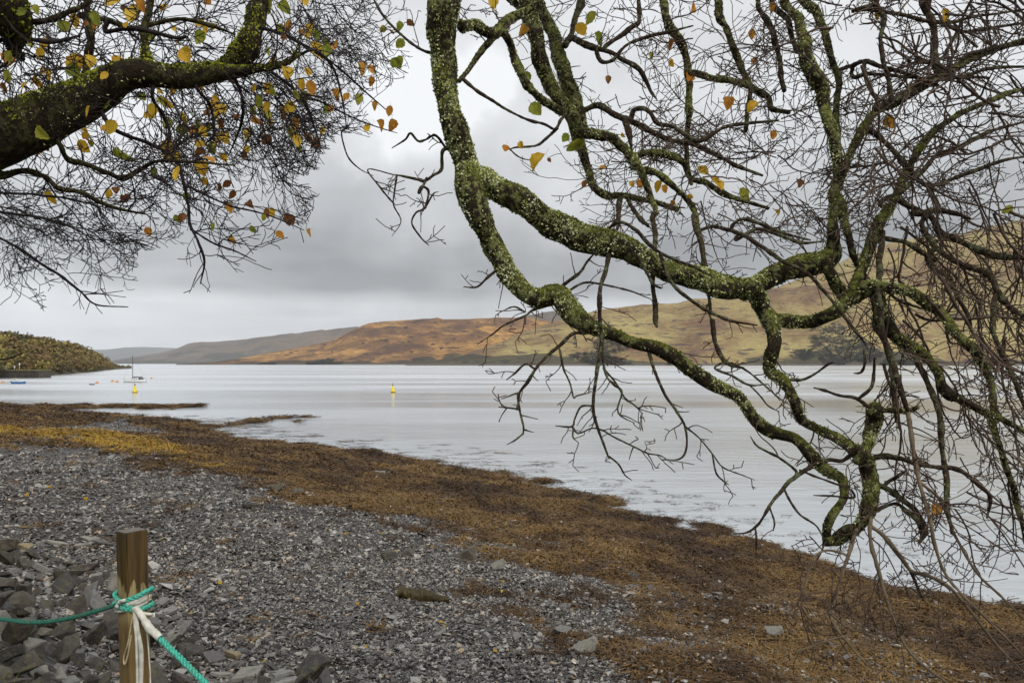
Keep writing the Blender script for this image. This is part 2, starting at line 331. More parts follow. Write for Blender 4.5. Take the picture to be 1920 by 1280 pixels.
def hill(name, prof, d0, d1, mat, label, seed, rough=0.10, nx=420, nv=46, gully=0.0):
    prof = np.array(prof, float); xs = np.linspace(prof[0, 0], prof[-1, 0], nx); top = np.interp(xs, prof[:, 0], prof[:, 1])
    d1 = np.interp(xs, prof[:, 0], np.broadcast_to(d1, len(prof))) if np.ndim(d1) else np.full(nx, d1)
    d0 = np.interp(xs, prof[:, 0], np.broadcast_to(d0, len(prof))) if np.ndim(d0) else np.full(nx, d0)
    vv = np.concatenate([np.linspace(0, 1, nv), [1.12, 1.4]])
    V, Xp = np.meshgrid(vv, xs, indexing='ij'); D = d0 * (1 - V) + d1 * V
    H = np.maximum((HZ - top) / F * d1 + EYE, 3.0)
    # slope profile: steady climb, rounded shoulder
    sh = np.where(V <= 1, 0.25 * V + 0.75 * np.sin(np.clip(V, 0, 1) * math.pi / 2) ** 1.25, 1 - (V - 1) * 0.9)
    X = (Xp - 960) / F * D; ns = fbm2(X, D, 420.0, 5, seed, 0.55); ng = fbm2(X, D * 0.22, 130.0, 4, seed + 31, 0.55)
    env = np.sin(np.clip(V, 0, 1) * math.pi)
    Z = H * sh + H * env * (rough * ns + gully * ng) * 0.8 + np.where(V >= 0.98, H * 0.02 * fbm2(X, D, 90, 3, seed + 5), 0)
    Z = np.where(V == 0, -2.0, Z)
    n0, n1_ = V.shape; ii = np.arange(n0 * n1_).reshape(n0, n1_)
    q = np.stack([ii[:-1, :-1], ii[:-1, 1:], ii[1:, 1:], ii[1:, :-1]], -1).reshape(-1, 4)
    o = mesh_obj(name, np.stack([X.ravel(), D.ravel(), Z.ravel()], 1), q, mat, smooth=True)
    return tag(o, label, None, None, 'structure')
M['hill_far'] = mat_hill('hill_far', [(0.06, 0.06, 0.05), (0.09, 0.085, 0.065), (0.12, 0.10, 0.07)], (0.05, 0.05, 0.045), 0.3, 60, 0.5)
M['hill_mid'] = mat_hill('hill_mid', [(0.09, 0.07, 0.055), (0.14, 0.105, 0.07), (0.19, 0.13, 0.075)], (0.06, 0.05, 0.045), 0.5, 70, 0.7)
M['hill_brown'] = mat_hill('hill_brown', [(0.12, 0.065, 0.042), (0.26, 0.135, 0.052), (0.56, 0.31, 0.095)], (0.05, 0.03, 0.03), 1.0, 26, 1.0)
M['hill_olive'] = mat_hill('hill_olive', [(0.21, 0.12, 0.06), (0.36, 0.265, 0.11), (0.45, 0.365, 0.145)], (0.12, 0.075, 0.06), 1.0, 20, 1.0)
hill('hill', [(-400, 664), (0, 658), (120, 657), (200, 655), (235, 651), (270, 650), (300, 651), (330, 653), (360, 657), (420, 663), (520, 672), (600, 680)], 18000, 21000, M['hill_far'], 'faint blue-grey hill farthest down the loch', 1, 0.05, 160, 24)
hill('hill', [(130, 681.5), (200, 678), (230, 672), (270, 666), (310, 660), (335, 652), (353, 644), (377, 640.5), (400, 641), (443, 638), (493, 631), (567, 623), (600, 619), (640, 615), (672, 613), (700, 616), (800, 625), (960, 660)], 7600, [11500] * 5 + [10500] * 5 + [9000] * 8, M['hill_mid'], 'long purple-grey ridge left of the brown hill', 2, 0.10, 300, 34, 0.05)
hill('hill', [(900, 640), (960, 597), (985, 592), (1010, 587), (1040, 583), (1060, 585), (1090, 590), (1150, 610), (1250, 660)], 6500, 7600, M['hill_mid'], 'dark little summit peeping between two nearer hills', 3, 0.08, 140, 24)
hill('hill', [(330, 682), (400, 679), (470, 668), (560, 652), (620, 640), (655, 622), (680, 611), (705, 605), (735, 602), (770, 599), (820, 595), (832, 599), (880, 597.5), (940, 595), (985, 595), (1040, 602), (1120, 625), (1200, 655), (1300, 679)], 2900, [3200, 3300, 3600, 3900] + [4100] * 11 + [4000] * 4, M['hill_brown'], 'long orange-brown hill in the middle of the far shore', 4, 0.17, 520, 60, 0.10)
hill('hill', [(760, 683), (840, 672), (930, 645), (1000, 615), (1060, 595), (1130, 581), (1227, 572), (1272, 570), (1300, 562), (1360, 560), (1420, 550), (1457, 541), (1500, 525), (1548, 507), (1590, 486), (1640, 466), (1687, 452), (1742, 447), (1800, 440), (1833, 433), (1920, 415), (2100, 380), (2500, 330), (3200, 330), (4200, 380)], 2000, [2200, 2500, 2700, 2900] + [3000] * 21, M['hill_olive'], 'tall olive-tan hill rising behind the branches on the right', 5, 0.12, 640, 64, 0.07)

# ------------------------------------------------------------------ instancing for stuff
def proto_coll(name, objs):
    c = bpy.data.collections.new(name)
    for o in objs: c.objects.link(o)
    return c
def proto(name, verts, faces, mat, smooth=False):
    me = bpy.data.meshes.new(name); me.from_pydata([tuple(map(float, v)) for v in verts], [], [tuple(map(int, f)) for f in faces]); me.materials.append(mat)
    if smooth: me.polygons.foreach_set('use_smooth', np.ones(len(me.polygons), bool))
    return bpy.data.objects.new(name, me)
def scatter(name, pts, rot, scl, coll, nproto, label, parent=None, seed=0):
    me = bpy.data.meshes.new(name); n = len(pts); me.vertices.add(n); me.vertices.foreach_set('co', np.asarray(pts, np.float32).ravel())
    for nm, v in (('rot', rot), ('scl', scl)):
        a = me.attributes.new(nm, 'FLOAT_VECTOR', 'POINT'); a.data.foreach_set('vector', np.asarray(v, np.float32).ravel())
    a = me.attributes.new('pick', 'INT', 'POINT'); a.data.foreach_set('value', np.random.default_rng(seed).integers(0, nproto, n).astype(np.int32))
    o = link(bpy.data.objects.new(name, me), parent)
    g = bpy.data.node_groups.new(name + '_scatter', 'GeometryNodeTree')
    g.interface.new_socket('Geometry', in_out='INPUT', socket_type='NodeSocketGeometry'); g.interface.new_socket('Geometry', in_out='OUTPUT', socket_type='NodeSocketGeometry')
    gi = g.nodes.new('NodeGroupInput'); go = g.nodes.new('NodeGroupOutput'); iop = g.nodes.new('GeometryNodeInstanceOnPoints'); ci = g.nodes.new('GeometryNodeCollectionInfo')
    ci.inputs['Collection'].default_value = coll; ci.inputs['Separate Children'].default_value = True; ci.inputs['Reset Children'].default_value = True
    def na(nm, ty):
        q = g.nodes.new('GeometryNodeInputNamedAttribute'); q.data_type = ty; q.inputs['Name'].default_value = nm; return q.outputs[0]
    g.links.new(gi.outputs[0], iop.inputs['Points']); g.links.new(ci.outputs[0], iop.inputs['Instance']); iop.inputs['Pick Instance'].default_value = True
    g.links.new(na('pick', 'INT'), iop.inputs['Instance Index']); g.links.new(na('rot', 'FLOAT_VECTOR'), iop.inputs['Rotation']); g.links.new(na('scl', 'FLOAT_VECTOR'), iop.inputs['Scale'])
    g.links.new(iop.outputs[0], go.inputs[0])
    md = o.modifiers.new('scatter', 'NODES'); md.node_group = g
    return tag(o, label, None, None, 'stuff')
def hull(pts, bev=0.0):
    bm = bmesh.new(); vs = [bm.verts.new(p) for p in pts]; r = bmesh.ops.convex_hull(bm, input=vs)
    junk = [v for v in bm.verts if not v.link_faces]; bmesh.ops.delete(bm, geom=junk, context='VERTS')
    bmesh.ops.dissolve_limit(bm, angle_limit=math.radians(9), verts=bm.verts, edges=bm.edges)
    if bev: bmesh.ops.bevel(bm, geom=list(bm.edges), offset=bev, segments=1, affect='EDGES')
    bmesh.ops.triangulate(bm, faces=[f for f in bm.faces if len(f.verts) > 4])
    return bm
def hull_proto(name, pts, mat, bev=0.0, chip=0.0):
    bm = hull(pts, bev)
    if chip:
        bmesh.ops.triangulate(bm, faces=list(bm.faces)); bmesh.ops.subdivide_edges(bm, edges=[e for e in bm.edges if e.calc_length() > 0.14], cuts=2, use_grid_fill=True); bmesh.ops.triangulate(bm, faces=list(bm.faces)); bm.normal_update()
        co = np.array([v.co[:] for v in bm.verts]); k = len(co); nz = vnoise(co * 5.0 + k, 3) * 0.6 + vnoise(co * [14, 14, 30], 9) * 0.5
        for v, d in zip(bm.verts, nz): v.co += v.normal * float(d) * chip
    me = bpy.data.meshes.new(name); bm.to_mesh(me); bm.free(); me.materials.append(mat); return bpy.data.objects.new(name, me)

# ------------------------------------------------------------------ wooded headland
hp = [(-700, 728, 600, 214), (-400, 724, 606, 196), (-150, 714, 616, 210), (0, 709, 629, 255), (70, 706, 638, 300), (110, 702, 643, 345), (150, 699, 653, 400), (180, 696, 663, 470), (205, 693.8, 674, 560), (228, 692, 682, 680), (246, 691, 688.5, 800)]
hx = np.linspace(-700, 247, 150); b_ = np.interp(hx, [p[0] for p in hp], [p[1] for p in hp]); t_ = np.interp(hx, [p[0] for p in hp], [p[2] for p in hp])
d0_ = EYE * F / (b_ - HZ); d1_ = d0_ * 1.45 + 40
vv = np.concatenate([np.linspace(0, 1, 30), [1.25, 1.6]]); V, XI = np.meshgrid(vv, np.arange(len(hx)), indexing='ij')
D = d0_[XI] * (1 - V) + d1_[XI] * V; Hh = np.maximum((HZ - t_) / F * d1_ + EYE - 5.0, 1.2)[XI]
X = (hx[XI] - 960) / F * D
ZH = np.where(V <= 1, Hh * np.sin(np.clip(V, 0, 1) * math.pi / 2) ** 1.1, Hh * (1 - 0.35 * (V - 1))) + np.where(V > 0.05, 0.8 * fbm2(X, D, 40, 3, 8), 0)
ZH = np.where(V == 0, -0.6, np.maximum(ZH, 0.5)); ii = np.arange(V.size).reshape(V.shape)
M['head'] = simple('headland_soil', (0.085, 0.07, 0.038), 0.95, 0.5, 0.08)
o = mesh_obj('headland', np.stack([X.ravel(), D.ravel(), ZH.ravel()], 1), np.stack([ii[:-1, :-1], ii[:-1, 1:], ii[1:, 1:], ii[1:, :-1]], -1).reshape(-1, 4), M['head'], smooth=True)
tag(o, 'low wooded headland closing the bay on the left', None, None, 'structure')
def mat_foliage(name, cols):
    t = NT(name); c = t.coord('Object'); r = t.rnd(); n = t.noise(t.coord('Position'), 0.35, 3)
    k = t.ramp(t.math('ADD', t.math('MULTIPLY', r, 0.8), t.math('MULTIPLY', n, 0.2)), cols)
    return t.done(t.bsdf(k, 0.8, None, 0.1))
M['wood'] = mat_foliage('autumn_wood', [(0.05, (0.075, 0.075, 0.037)), (0.22, (0.14, 0.125, 0.05)), (0.45, (0.20, 0.14, 0.06)), (0.62, (0.17, 0.11, 0.06)), (0.8, (0.26, 0.205, 0.065)), (1.0, (0.36, 0.30, 0.08))])
M['fir'] = mat_foliage('far_wood', [(0.0, (0.02, 0.025, 0.016)), (0.7, (0.045, 0.045, 0.028)), (1.0, (0.09, 0.075, 0.045))])
def crown_proto(name, mat, seed, nleaf=170, lobes=7, h=1.0):
    g = np.random.default_rng(seed); vs, fs = [], []
    C = g.normal(0, 0.24, (lobes, 3)) * [1, 1, 0.75] + [0, 0, 0.62 * h]; rr = g.uniform(0.2, 0.34, lobes)
    for k in range(nleaf):
        j = g.integers(lobes); d = g.normal(size=3); d /= np.linalg.norm(d); p = C[j] + d * rr[j] * g.uniform(0.75, 1.08)
        nrm = d + g.normal(0, 0.45, 3); nrm /= np.linalg.norm(nrm); u = np.cross(nrm, g.normal(size=3)); u /= np.linalg.norm(u); v = np.cross(nrm, u); s = g.uniform(0.055, 0.11)
        b = len(vs); vs += [p + s * u, p + s * v * 0.8, p - s * u, p - s * v * 0.8]; fs.append((b, b + 1, b + 2, b + 3))
    b = len(vs)
    for z, r in ((0, 0.04), (0.6, 0.025)):
        for q in range(5): vs.append((r * math.cos(q * 1.2566), r * math.sin(q * 1.2566), z))
    for q in range(5): fs.append((b + q, b + (q + 1) % 5, b + 5 + (q + 1) % 5, b + 5 + q))
    return proto(name, vs, fs, mat)
wood_c = proto_coll('crowns', [crown_proto('crown', M['wood'], 300 + k) for k in range(6)])
g = np.random.default_rng(21); NW = 2600
U = g.uniform(0, 1, NW) * (len(hx) - 1); VV = g.uniform(0.03, 1.12, NW) ; U0 = U.astype(int)
dd = d0_[U0] * (1 - VV) + d1_[U0] * VV; XX = (np.interp(U, np.arange(len(hx)), hx) - 960) / F * dd
hh = np.interp(U, np.arange(len(hx)), np.maximum((HZ - t_) / F * d1_ + EYE - 5.0, 1.2)); zz = hh * np.sin(np.clip(VV, 0, 1) * math.pi / 2) ** 1.1
keep = (zz > 0.8); keep &= (np.interp(U, np.arange(len(hx)), hx) < 243)
sz = np.clip(hh[keep] * 0.5, 2.2, 6.5) * g.uniform(0.6, 1.25, keep.sum()) * np.interp(VV[keep], [0, 0.6, 1.1], [1.05, 1.0, 0.72])
scatter('woodland', np.stack([XX[keep], dd[keep], zz[keep] - 0.3], 1), np.stack([np.zeros(len(sz)), np.zeros(len(sz)), g.uniform(0, 6.28, len(sz))], 1), np.stack([sz * 1.25, sz * 1.25, sz], 1), wood_c, 6, 'autumn wood covering the headland on the left', seed=3)
# woods along the foot of the far hills
fir_c = proto_coll('far_crowns', [crown_proto('far_crown', M['fir'], 400 + k, 60, 5) for k in range(4)])
fp = []
for k in range(9000):
    x = g.uniform(470, 1750); tier = g.uniform()
    if x < 1000: d = 2900 + 260 * tier ** 1.4 * (1 + math.sin(x * 0.02)) ; h_ = 0.30 * (d - 2900) * 0.9
    else: d = 2000 + 170 * tier ** 1.5 * (1.1 + math.sin(x * 0.017 + 1)); h_ = 0.30 * (d - 2000)
    dens = fbm2(np.array([x]), np.array([d * 0.4]), 60, 3, 12)[0]
    if dens < -0.45 + 0.75 * tier + (0.28 if x > 1000 else 0): continue
    fp.append(((x - 960) / F * d, d, x, tier))
HILLS = [o for o in bpy.data.objects if o.name.startswith('hill')]
from mathutils.bvhtree import BVHTree
def bvh_of(o): return BVHTree.FromPolygons([v.co.copy() for v in o.data.vertices], [tuple(p.vertices) for p in o.data.polygons])
bv = [bvh_of(HILLS[3]), bvh_of(HILLS[4])]
fpp = []
for x, d, px, tier in fp:
    zs = [h_[0].z for h_ in (b.ray_cast(Vector((x, d, 3000)), Vector((0, 0, -1))) for b in bv) if h_[0] is not None]
    if zs and max(zs) > 1.5: fpp.append((x, d, max(zs)))
fpp = np.array(fpp); s_ = g.uniform(5, 11, len(fpp))
scatter('far_woodland', fpp - [0, 0, 1.0], np.stack([0 * s_, 0 * s_, g.uniform(0, 6.28, len(s_))], 1), np.stack([s_ * 1.5, s_ * 1.5, s_], 1), fir_c, 4, 'dark belts of woodland at the foot of the far hills', seed=4)

# ------------------------------------------------------------------ pier, boats, buoys
def at(x, y, z=0.0): p = px0(x, y, z); return Vector((p[0], p[1], z))
M['timber'] = simple('tarred_timber', (0.045, 0.038, 0.032), 0.85, 0.4, 3.0); M['stone_wall'] = simple('quay_stone', (0.075, 0.066, 0.056), 0.9, 0.45, 1.2)
M['white'] = simple('white_paint', (0.72, 0.73, 0.73), 0.4, 0.08); M['blue'] = simple('blue_paint', (0.035, 0.12, 0.30), 0.4, 0.2); M['yellow'] = simple('yellow_paint', (0.78, 0.60, 0.015), 0.35, 0.1)
M['orange'] = simple('orange_plastic', (0.62, 0.23, 0.02), 0.4, 0.15); M['dark'] = simple('dark_gear', (0.02, 0.022, 0.027), 0.6, 0.2); M['steel'] = simple('steel', (0.22, 0.23, 0.24), 0.35, 0.1, metallic=0.7)
M['rust'] = simple('rust_band', (0.16, 0.05, 0.02), 0.8, 0.3); M['glass'] = simple('dark_glass', (0.02, 0.025, 0.03), 0.08, 0.1, spec=0.6); M['deckm'] = simple('deck_grass', (0.16, 0.15, 0.07), 0.9, 0.3, 1.0)
pc = at(70, 708.6); pier = tag(empty('pier', pc), 'dark timber-faced pier with tall piles at the left edge', 'pier')
pl = 36.0; ph = 3.35
bm = bmesh.new(); bm_box(bm, -pl, 0, 0.6, 9, -1, ph - 0.35); bm_obj('pier_wall', bm, M['stone_wall'], pier)
bm = bmesh.new(); bm_box(bm, -pl, 0.15, 0.15, 9.2, ph - 0.35 + 0.003, ph); bm_obj('deck', bm, M['deckm'], pier)
for k in range(24):
    bm = bmesh.new(); w_ = random.uniform(0.16, 0.26); x_ = -0.3 - k * 1.45 + random.uniform(-0.2, 0.2); lathe(bm, [(w_, -1), (w_, ph - random.uniform(0.36, 1.0))], 8, (x_, 0.33)); bm_obj('pile', bm, M['timber'], pier, True)
for k in range(2):
    bm = bmesh.new(); bm_box(bm, -pl, 0, 0.42, 0.597, 0.9 + k * 1.2, 1.12 + k * 1.2); bm_obj('waling', bm, M['timber'], pier)
def deck_thing(px, build, name, label, cat):
    X_ = (px - 960) / F * (pc.y + 3); o = tag(empty(name, (X_, pc.y + 3, ph)), label, cat); build(o); return o
def lamp(hh_):
    def f(o):
        bm = bmesh.new(); lathe(bm, [(0.07, 0), (0.05, hh_)], 8); bm_obj('pole', bm, M['white'], o, True)
        bm = bmesh.new(); lathe(bm, [(0.10, hh_ + 0.01), (0.26, hh_ + 0.12), (0.26, hh_ + 0.8), (0.12, hh_ + 1.0)], 10); bm_obj('lamp_head', bm, M['white'], o, True)
    return f
deck_thing(36.5, lamp(1.8), 'pier_light', 'taller white light post standing on the pier', 'light')
deck_thing(27, lamp(0.6), 'pier_light', 'short white post standing on the pier', 'light')
def van(o):
    bm = bmesh.new(); bm_box(bm, -0.9, 0.9, -2, 2, 0.35, 1.75, 0.12); bm_obj('body', bm, M['white'], o)
    bm = bmesh.new(); bm_box(bm, -0.7, 0.7, -2.02, -1.995, 1.05, 1.55); bm_obj('window', bm, M['glass'], o)
    for a in (-1, 1):
        for b in (-1.3, 1.3):
            bm = bmesh.new(); bmesh.ops.create_cone(bm, cap_ends=True, segments=12, radius1=0.34, radius2=0.34, depth=0.2, matrix=Matrix.Translation((a * 0.8, b, 0.34)) @ Matrix.Rotation(math.pi / 2, 4, 'Y')); bm_obj('wheel', bm, M['dark'], o)
deck_thing(7, van, 'parked_van', 'small white van parked on the pier', 'van')
for px, h_, lb in ((44.5, 9.0, 'shorter pole on the headland skyline'), (52, 10.5, 'taller pole on the headland skyline')):
    k = np.argmin(abs(hx - px)); d = d1_[k]; z0 = max((HZ - t_[k]) / F * d + EYE - 5.0, 1); o = tag(empty('utility_pole', ((px - 960) / F * d, d, z0 - 0.5)), 'thin wooden ' + lb, 'pole', 'poles on the headland')
    bm = bmesh.new(); lathe(bm, [(0.22, 0), (0.15, h_)], 8); bm_obj('pole', bm, M['timber'], o, True)
    bm = bmesh.new(); bm_box(bm, -0.9, 0.9, -0.08, 0.08, h_ - 0.9, h_ - 0.7); bm_obj('crossarm', bm, M['timber'], o)
def hull_mesh(bm, L, B, D, sheer=0.25, ns=18, transom=0.55, zb=-0.25):
    """boat hull, bow to -x"""
    rows = []
    for i in range(ns):
        u = i / (ns - 1); x = -L / 2 + L * u; w = B / 2 * (math.sin(min(1, u / 0.62) * math.pi / 2) ** 0.8) * (1 - (1 - transom) * max(0, (u - 0.62) / 0.38) ** 2)
        zt = D + sheer * (abs(u - 0.6) / 0.6) ** 2; row = []
        for q in range(9):
            a = (q / 8 - 0.5) * math.pi; yy = w * math.copysign(abs(math.sin(a)) ** 0.75, math.sin(a)); zz_ = zb + (zt - zb) * (1 - math.cos(a) ** 0.8 if abs(q - 4) < 4 else 1)
            rk = (1 - u) * 0.35 * (1 - (zz_ - zb) / (zt - zb)) * D * 2 * (1 if u < 0.3 else 0); row.append(bm.verts.new((x + rk, yy, zz_)))
        rows.append(row)
    for a, b in zip(rows, rows[1:]):
        for q in range(8): bm.faces.new((a[q], b[q], b[q + 1], a[q + 1]))
    bm.faces.new(rows[-1]); bm.faces.new(rows[0][::-1])
    for a, b in zip(rows, rows[1:]): bm.faces.new((a[8], b[8], b[0], a[0]))
    bmesh.ops.recalc_face_normals(bm, faces=bm.faces)
yp = at(252, 716.6); L_ = 42.0 / F * yp.y
yacht = tag(empty('sailing_yacht', yp, math.radians(4)), 'white sailing yacht with bare mast moored off the headland', 'yacht')
bm = bmesh.new(); hull_mesh(bm, L_, L_ * 0.3, 0.80, 0.28); bm_obj('hull', bm, M['white'], yacht, False)
bm = bmesh.new(); hull_mesh(bm, L_ * 1.004, L_ * 0.304, 0.08, 0.0); bm_obj('boot_stripe', bm, M['dark'], yacht, False)
bm = bmesh.new(); hull_mesh(bm, L_ * 1.006, L_ * 0.306, 0.80, 0.28); bmesh.ops.delete(bm, geom=[f for f in bm.faces if min(v.co.z for v in f.verts) < 0.62], context='FACES'); bm_obj('gunwale', bm, M['dark'], yacht)
cab = bmesh.new(); bm_box(cab, -0.9, 1.5, -0.7, 0.7, 0.82, 1.22, 0.12); bm_obj('cabin', cab, M['white'], yacht)
for sx in (-0.5, 0.2, 0.9):
    bm = bmesh.new(); bm_box(bm, sx - 0.18, sx + 0.18, -0.712, -0.699, 0.95, 1.1); bm_obj('window', bm, M['glass'], yacht)
mh = 51 / F * yp.y
bm = bmesh.new(); lathe(bm, [(0.085, 0.8), (0.065, mh)], 8, (-0.55, 0)); bm_obj('mast', bm, M['dark'], yacht, True)
bm = bmesh.new(); bmesh.ops.create_cone(bm, cap_ends=True, segments=8, radius1=0.20, radius2=0.13, depth=3.0, matrix=Matrix.Translation((1.0, 0, 1.62)) @ Matrix.Rotation(math.radians(88), 4, 'Y')); bm_obj('boom', bm, M['dark'], yacht, True)
bm = bmesh.new(); bm_box(bm, 1.5, 2.6, -0.6, 0.6, 0.98, 1.42, 0.1); bm_obj('spray_hood', bm, M['dark'], yacht)
def rod(bm, a, b, r, n=5):
    a, b = Vector(a), Vector(b); d = b - a; bmesh.ops.create_cone(bm, cap_ends=True, segments=n, radius1=r, radius2=r, depth=d.length, matrix=Matrix.Translation((a + b) / 2) @ d.to_track_quat('Z', 'Y').to_matrix().to_4x4())
for e in ((-L_ / 2 + 0.1, 0, 1.05), (L_ / 2 - 0.1, 0, 0.9), (-0.4, -0.95, 0.85), (-0.4, 0.95, 0.85)):
    bm = bmesh.new(); rod(bm, e, (-0.55, 0, mh - 0.2), 0.012); bm_obj('stay', bm, M['steel'], yacht)
for e in (-L_ / 2 + 0.4, L_ / 2 - 0.5):
    bm = bmesh.new(); 
    for s in (-1, 1): rod(bm, (e, s * 0.35, 0.9), (e, s * 0.35, 1.5), 0.025)
    rod(bm, (e, -0.35, 1.49), (e, 0.35, 1.49), 0.025); bm_obj('guard_rail', bm, M['steel'], yacht)
fb = at(33, 719.2); L2 = 26.0 / F * fb.y
boat = tag(empty('fishing_boat', fb, math.radians(6)), 'small blue fishing boat with white wheelhouse near the pier', 'boat')
bm = bmesh.new(); hull_mesh(bm, L2, 1.7, 0.55, 0.35); bm_obj('hull', bm, M['blue'], boat)
bm = bmesh.new(); bm_box(bm, -1.25, -0.15, -0.55, 0.55, 0.6, 1.45, 0.05); wh = bm_obj('wheelhouse', bm, M['white'], boat)
for sx in (-0.95, -0.45):
    bm = bmesh.new(); bm_box(bm, sx - 0.16, sx + 0.16, -0.562, -0.549, 1.0, 1.33); bm_obj('window', bm, M['glass'], wh)
bm = bmesh.new(); rod(bm, (-0.5, 0, 1.4), (-0.5, 0, 2.5), 0.03); bm_obj('mast', bm, M['steel'], boat)
bm = bmesh.new(); hull_mesh(bm, L2 * 1.006, 1.72, 0.55, 0.35); bmesh.ops.delete(bm, geom=[f for f in bm.faces if min(v.co.z for v in f.verts) < 0.34], context='FACES'); bm_obj('gunwale', bm, M['white'], boat)
def marker(px, py, label, k, tilt):
    p = at(px, py); o = tag(empty('marker_buoy', p, tilt), label, 'buoy', 'yellow marker buoys'); o.rotation_euler = (math.radians(tilt), math.radians(tilt * 0.6), 0)
    bm = bmesh.new(); lathe(bm, [(0.52 * k, -0.3), (0.52 * k, 0.10 * k), (0.50 * k, 0.13 * k)], 18); bm_obj('float_collar', bm, M['rust'], o, True)
    bm = bmesh.new(); lathe(bm, [(0.51 * k, 0.135 * k), (0.46 * k, 0.30 * k), (0.33 * k, 0.45 * k), (0.29 * k, 0.55 * k), (0.25 * k, 1.15 * k), (0.17 * k, 1.38 * k)], 18); bm_obj('body', bm, M['yellow'], o, True)
    bm = bmesh.new(); lathe(bm, [(0.10 * k, 1.385 * k), (0.11 * k, 1.6 * k), (0.04 * k, 1.75 * k), (0.03 * k, 2.0 * k)], 10); bm_obj('lantern', bm, M['dark'], o, True)
marker(253, 735.6, 'bright yellow marker buoy in front of the moored yacht', 1.0, 2)
marker(737, 735.6, 'yellow marker buoy alone in the middle of the loch', 1.0, -3)
for px, py, lb in ((182, 718.4, 'orange mooring buoy beside the dark dinghy'), (211, 715.2, 'left one of the orange mooring buoys beside the yacht'), (219.5, 716.4, 'right one of the orange mooring buoys beside the yacht'), (284, 709.8, 'small reddish mooring buoy right of the yacht'), (5, 717.5, 'orange mooring buoy at the left edge near the blue boat')):
    p = at(px, py); o = tag(empty('mooring_buoy', p), lb, 'buoy', 'orange mooring buoys'); sc_ = 0.42
    bm = bmesh.new(); bmesh.ops.create_uvsphere(bm, u_segments=14, v_segments=8, radius=sc_, matrix=Matrix.Translation((0, 0, 0.12)) @ Matrix.Diagonal((1.25, 1, 0.85, 1))); bm_obj('float', bm, M['orange'], o, True)
    bm = bmesh.new(); lathe(bm, [(0.05, 0.47), (0.06, 0.60)], 8); bm_obj('lifting_eye', bm, M['dark'], o)
dp = at(172, 721.2); o = tag(empty('dinghy', dp), 'dark low dinghy lying beside an orange buoy', 'dinghy'); bm = bmesh.new(); hull_mesh(bm, 1.5, 0.8, 0.22, 0.1); bm_obj('hull', bm, M['dark'], o); bm = bmesh.new(); bm_box(bm, -0.1, 0.1, -0.33, 0.33, 0.225, 0.27); bm_obj('thwart', bm, M['timber'], o)

# ------------------------------------------------------------------ shingle, seaweed
def stone_pts(g, n, dims, jag=0.35):
    p = g.normal(size=(n, 3)); p /= np.linalg.norm(p, axis=1)[:, None]; return p * (1 - jag * g.uniform(0, 1, (n, 1))) * dims
g = np.random.default_rng(77)
chips = [hull_proto('chip', stone_pts(g, 10, np.array([0.5, g.uniform(0.3, 0.45), g.uniform(0.10, 0.22)])), M['gravel']) for _ in range(9)]
chip_c = proto_coll('chips', chips)
def sample_beach(n, r0, r1, a0=-44, a1=44, seed=0):
    q = np.random.default_rng(seed); r = np.sqrt(q.uniform(r0 ** 2, r1 ** 2, n)); a = np.radians(q.uniform(a0, a1, n)); return r * np.sin(a), r * np.cos(a), q
P_, R_, S__ = [], [], []
for i, (n, r0, r1, sm) in enumerate(((60000, 3.5, 9, 0.038), (115000, 9, 16, 0.043), (110000, 16, 30, 0.058), (80000, 30, 75, 0.10))):
    x, y, q = sample_beach(n, r0, r1, seed=100 + i); s = shore_s(np.stack([x, y], 1)); w = weed_mask(x, y)
    k = (s > 0.3) & (bank_b(np.stack([x, y], 1)) < 1.0) & (q.uniform(size=n) > w * 0.955); x, y = x[k], y[k]; z = ground(x, y) + 0.045 * (w[k] > 0.6); m = len(x)
    sz = sm * np.exp(q.normal(0, 0.48, m)); P_.append(np.stack([x, y, z + sz * 0.06 + q.uniform(0, 0.026, m)], 1)); R_.append(np.stack([q.normal(0, 0.36, m), q.normal(0, 0.36, m), q.uniform(0, 6.28, m)], 1)); S__.append(np.stack([sz * 1.25, sz * 1.25, sz * 1.1], 1))
scatter('shingle', np.vstack(P_), np.vstack(R_), np.vstack(S__), chip_c, 9, 'grey slate shingle covering the upper beach', seed=5)
def weed_clump(name, mat, seed, n=40, hgt=0.13, spread=0.42):
    g = np.random.default_rng(seed); vs, fs = [], []
    for k in range(n):
        p = np.append(g.normal(0, spread * 0.42, 2), g.uniform(0.0, hgt)); a = g.uniform(0, 6.28); w = g.uniform(0.006, 0.020); L = g.uniform(0.14, 0.46); c = g.normal(0, 1.0); ns = 3
        prev = None
        for i in range(ns + 1):
            u = i / ns; aa = a + c * u; d = np.array([math.cos(aa), math.sin(aa), 0]); sd = np.array([-math.sin(aa), math.cos(aa), g.normal(0, 0.5)])
            q = p + d * L * u + [0, 0, -p[2] * u * 0.8 + 0.035 * math.sin(u * 3.1 + k)]; ww = w * (1 - 0.5 * u)
            b = len(vs); vs += [q - sd * ww, q + sd * ww]
            if prev is not None: fs.append((prev, prev + 1, b + 1, b))
            prev = b
    return proto(name, vs, fs, mat)
weed_c = proto_coll('weed_clumps', [weed_clump('weed_clump', M['weed'], 500 + k) for k in range(6)])
gold_c = proto_coll('gold_clumps', [weed_clump('gold_clump', M['gold_weed'], 520 + k) for k in range(4)])
wet_c = proto_coll('wet_clumps', [weed_clump('wet_clump', M['wet_weed'], 540 + k, 16, 0.03, 0.6) for k in range(5)])
P_, R_, S__, G_ = [], [], [], []
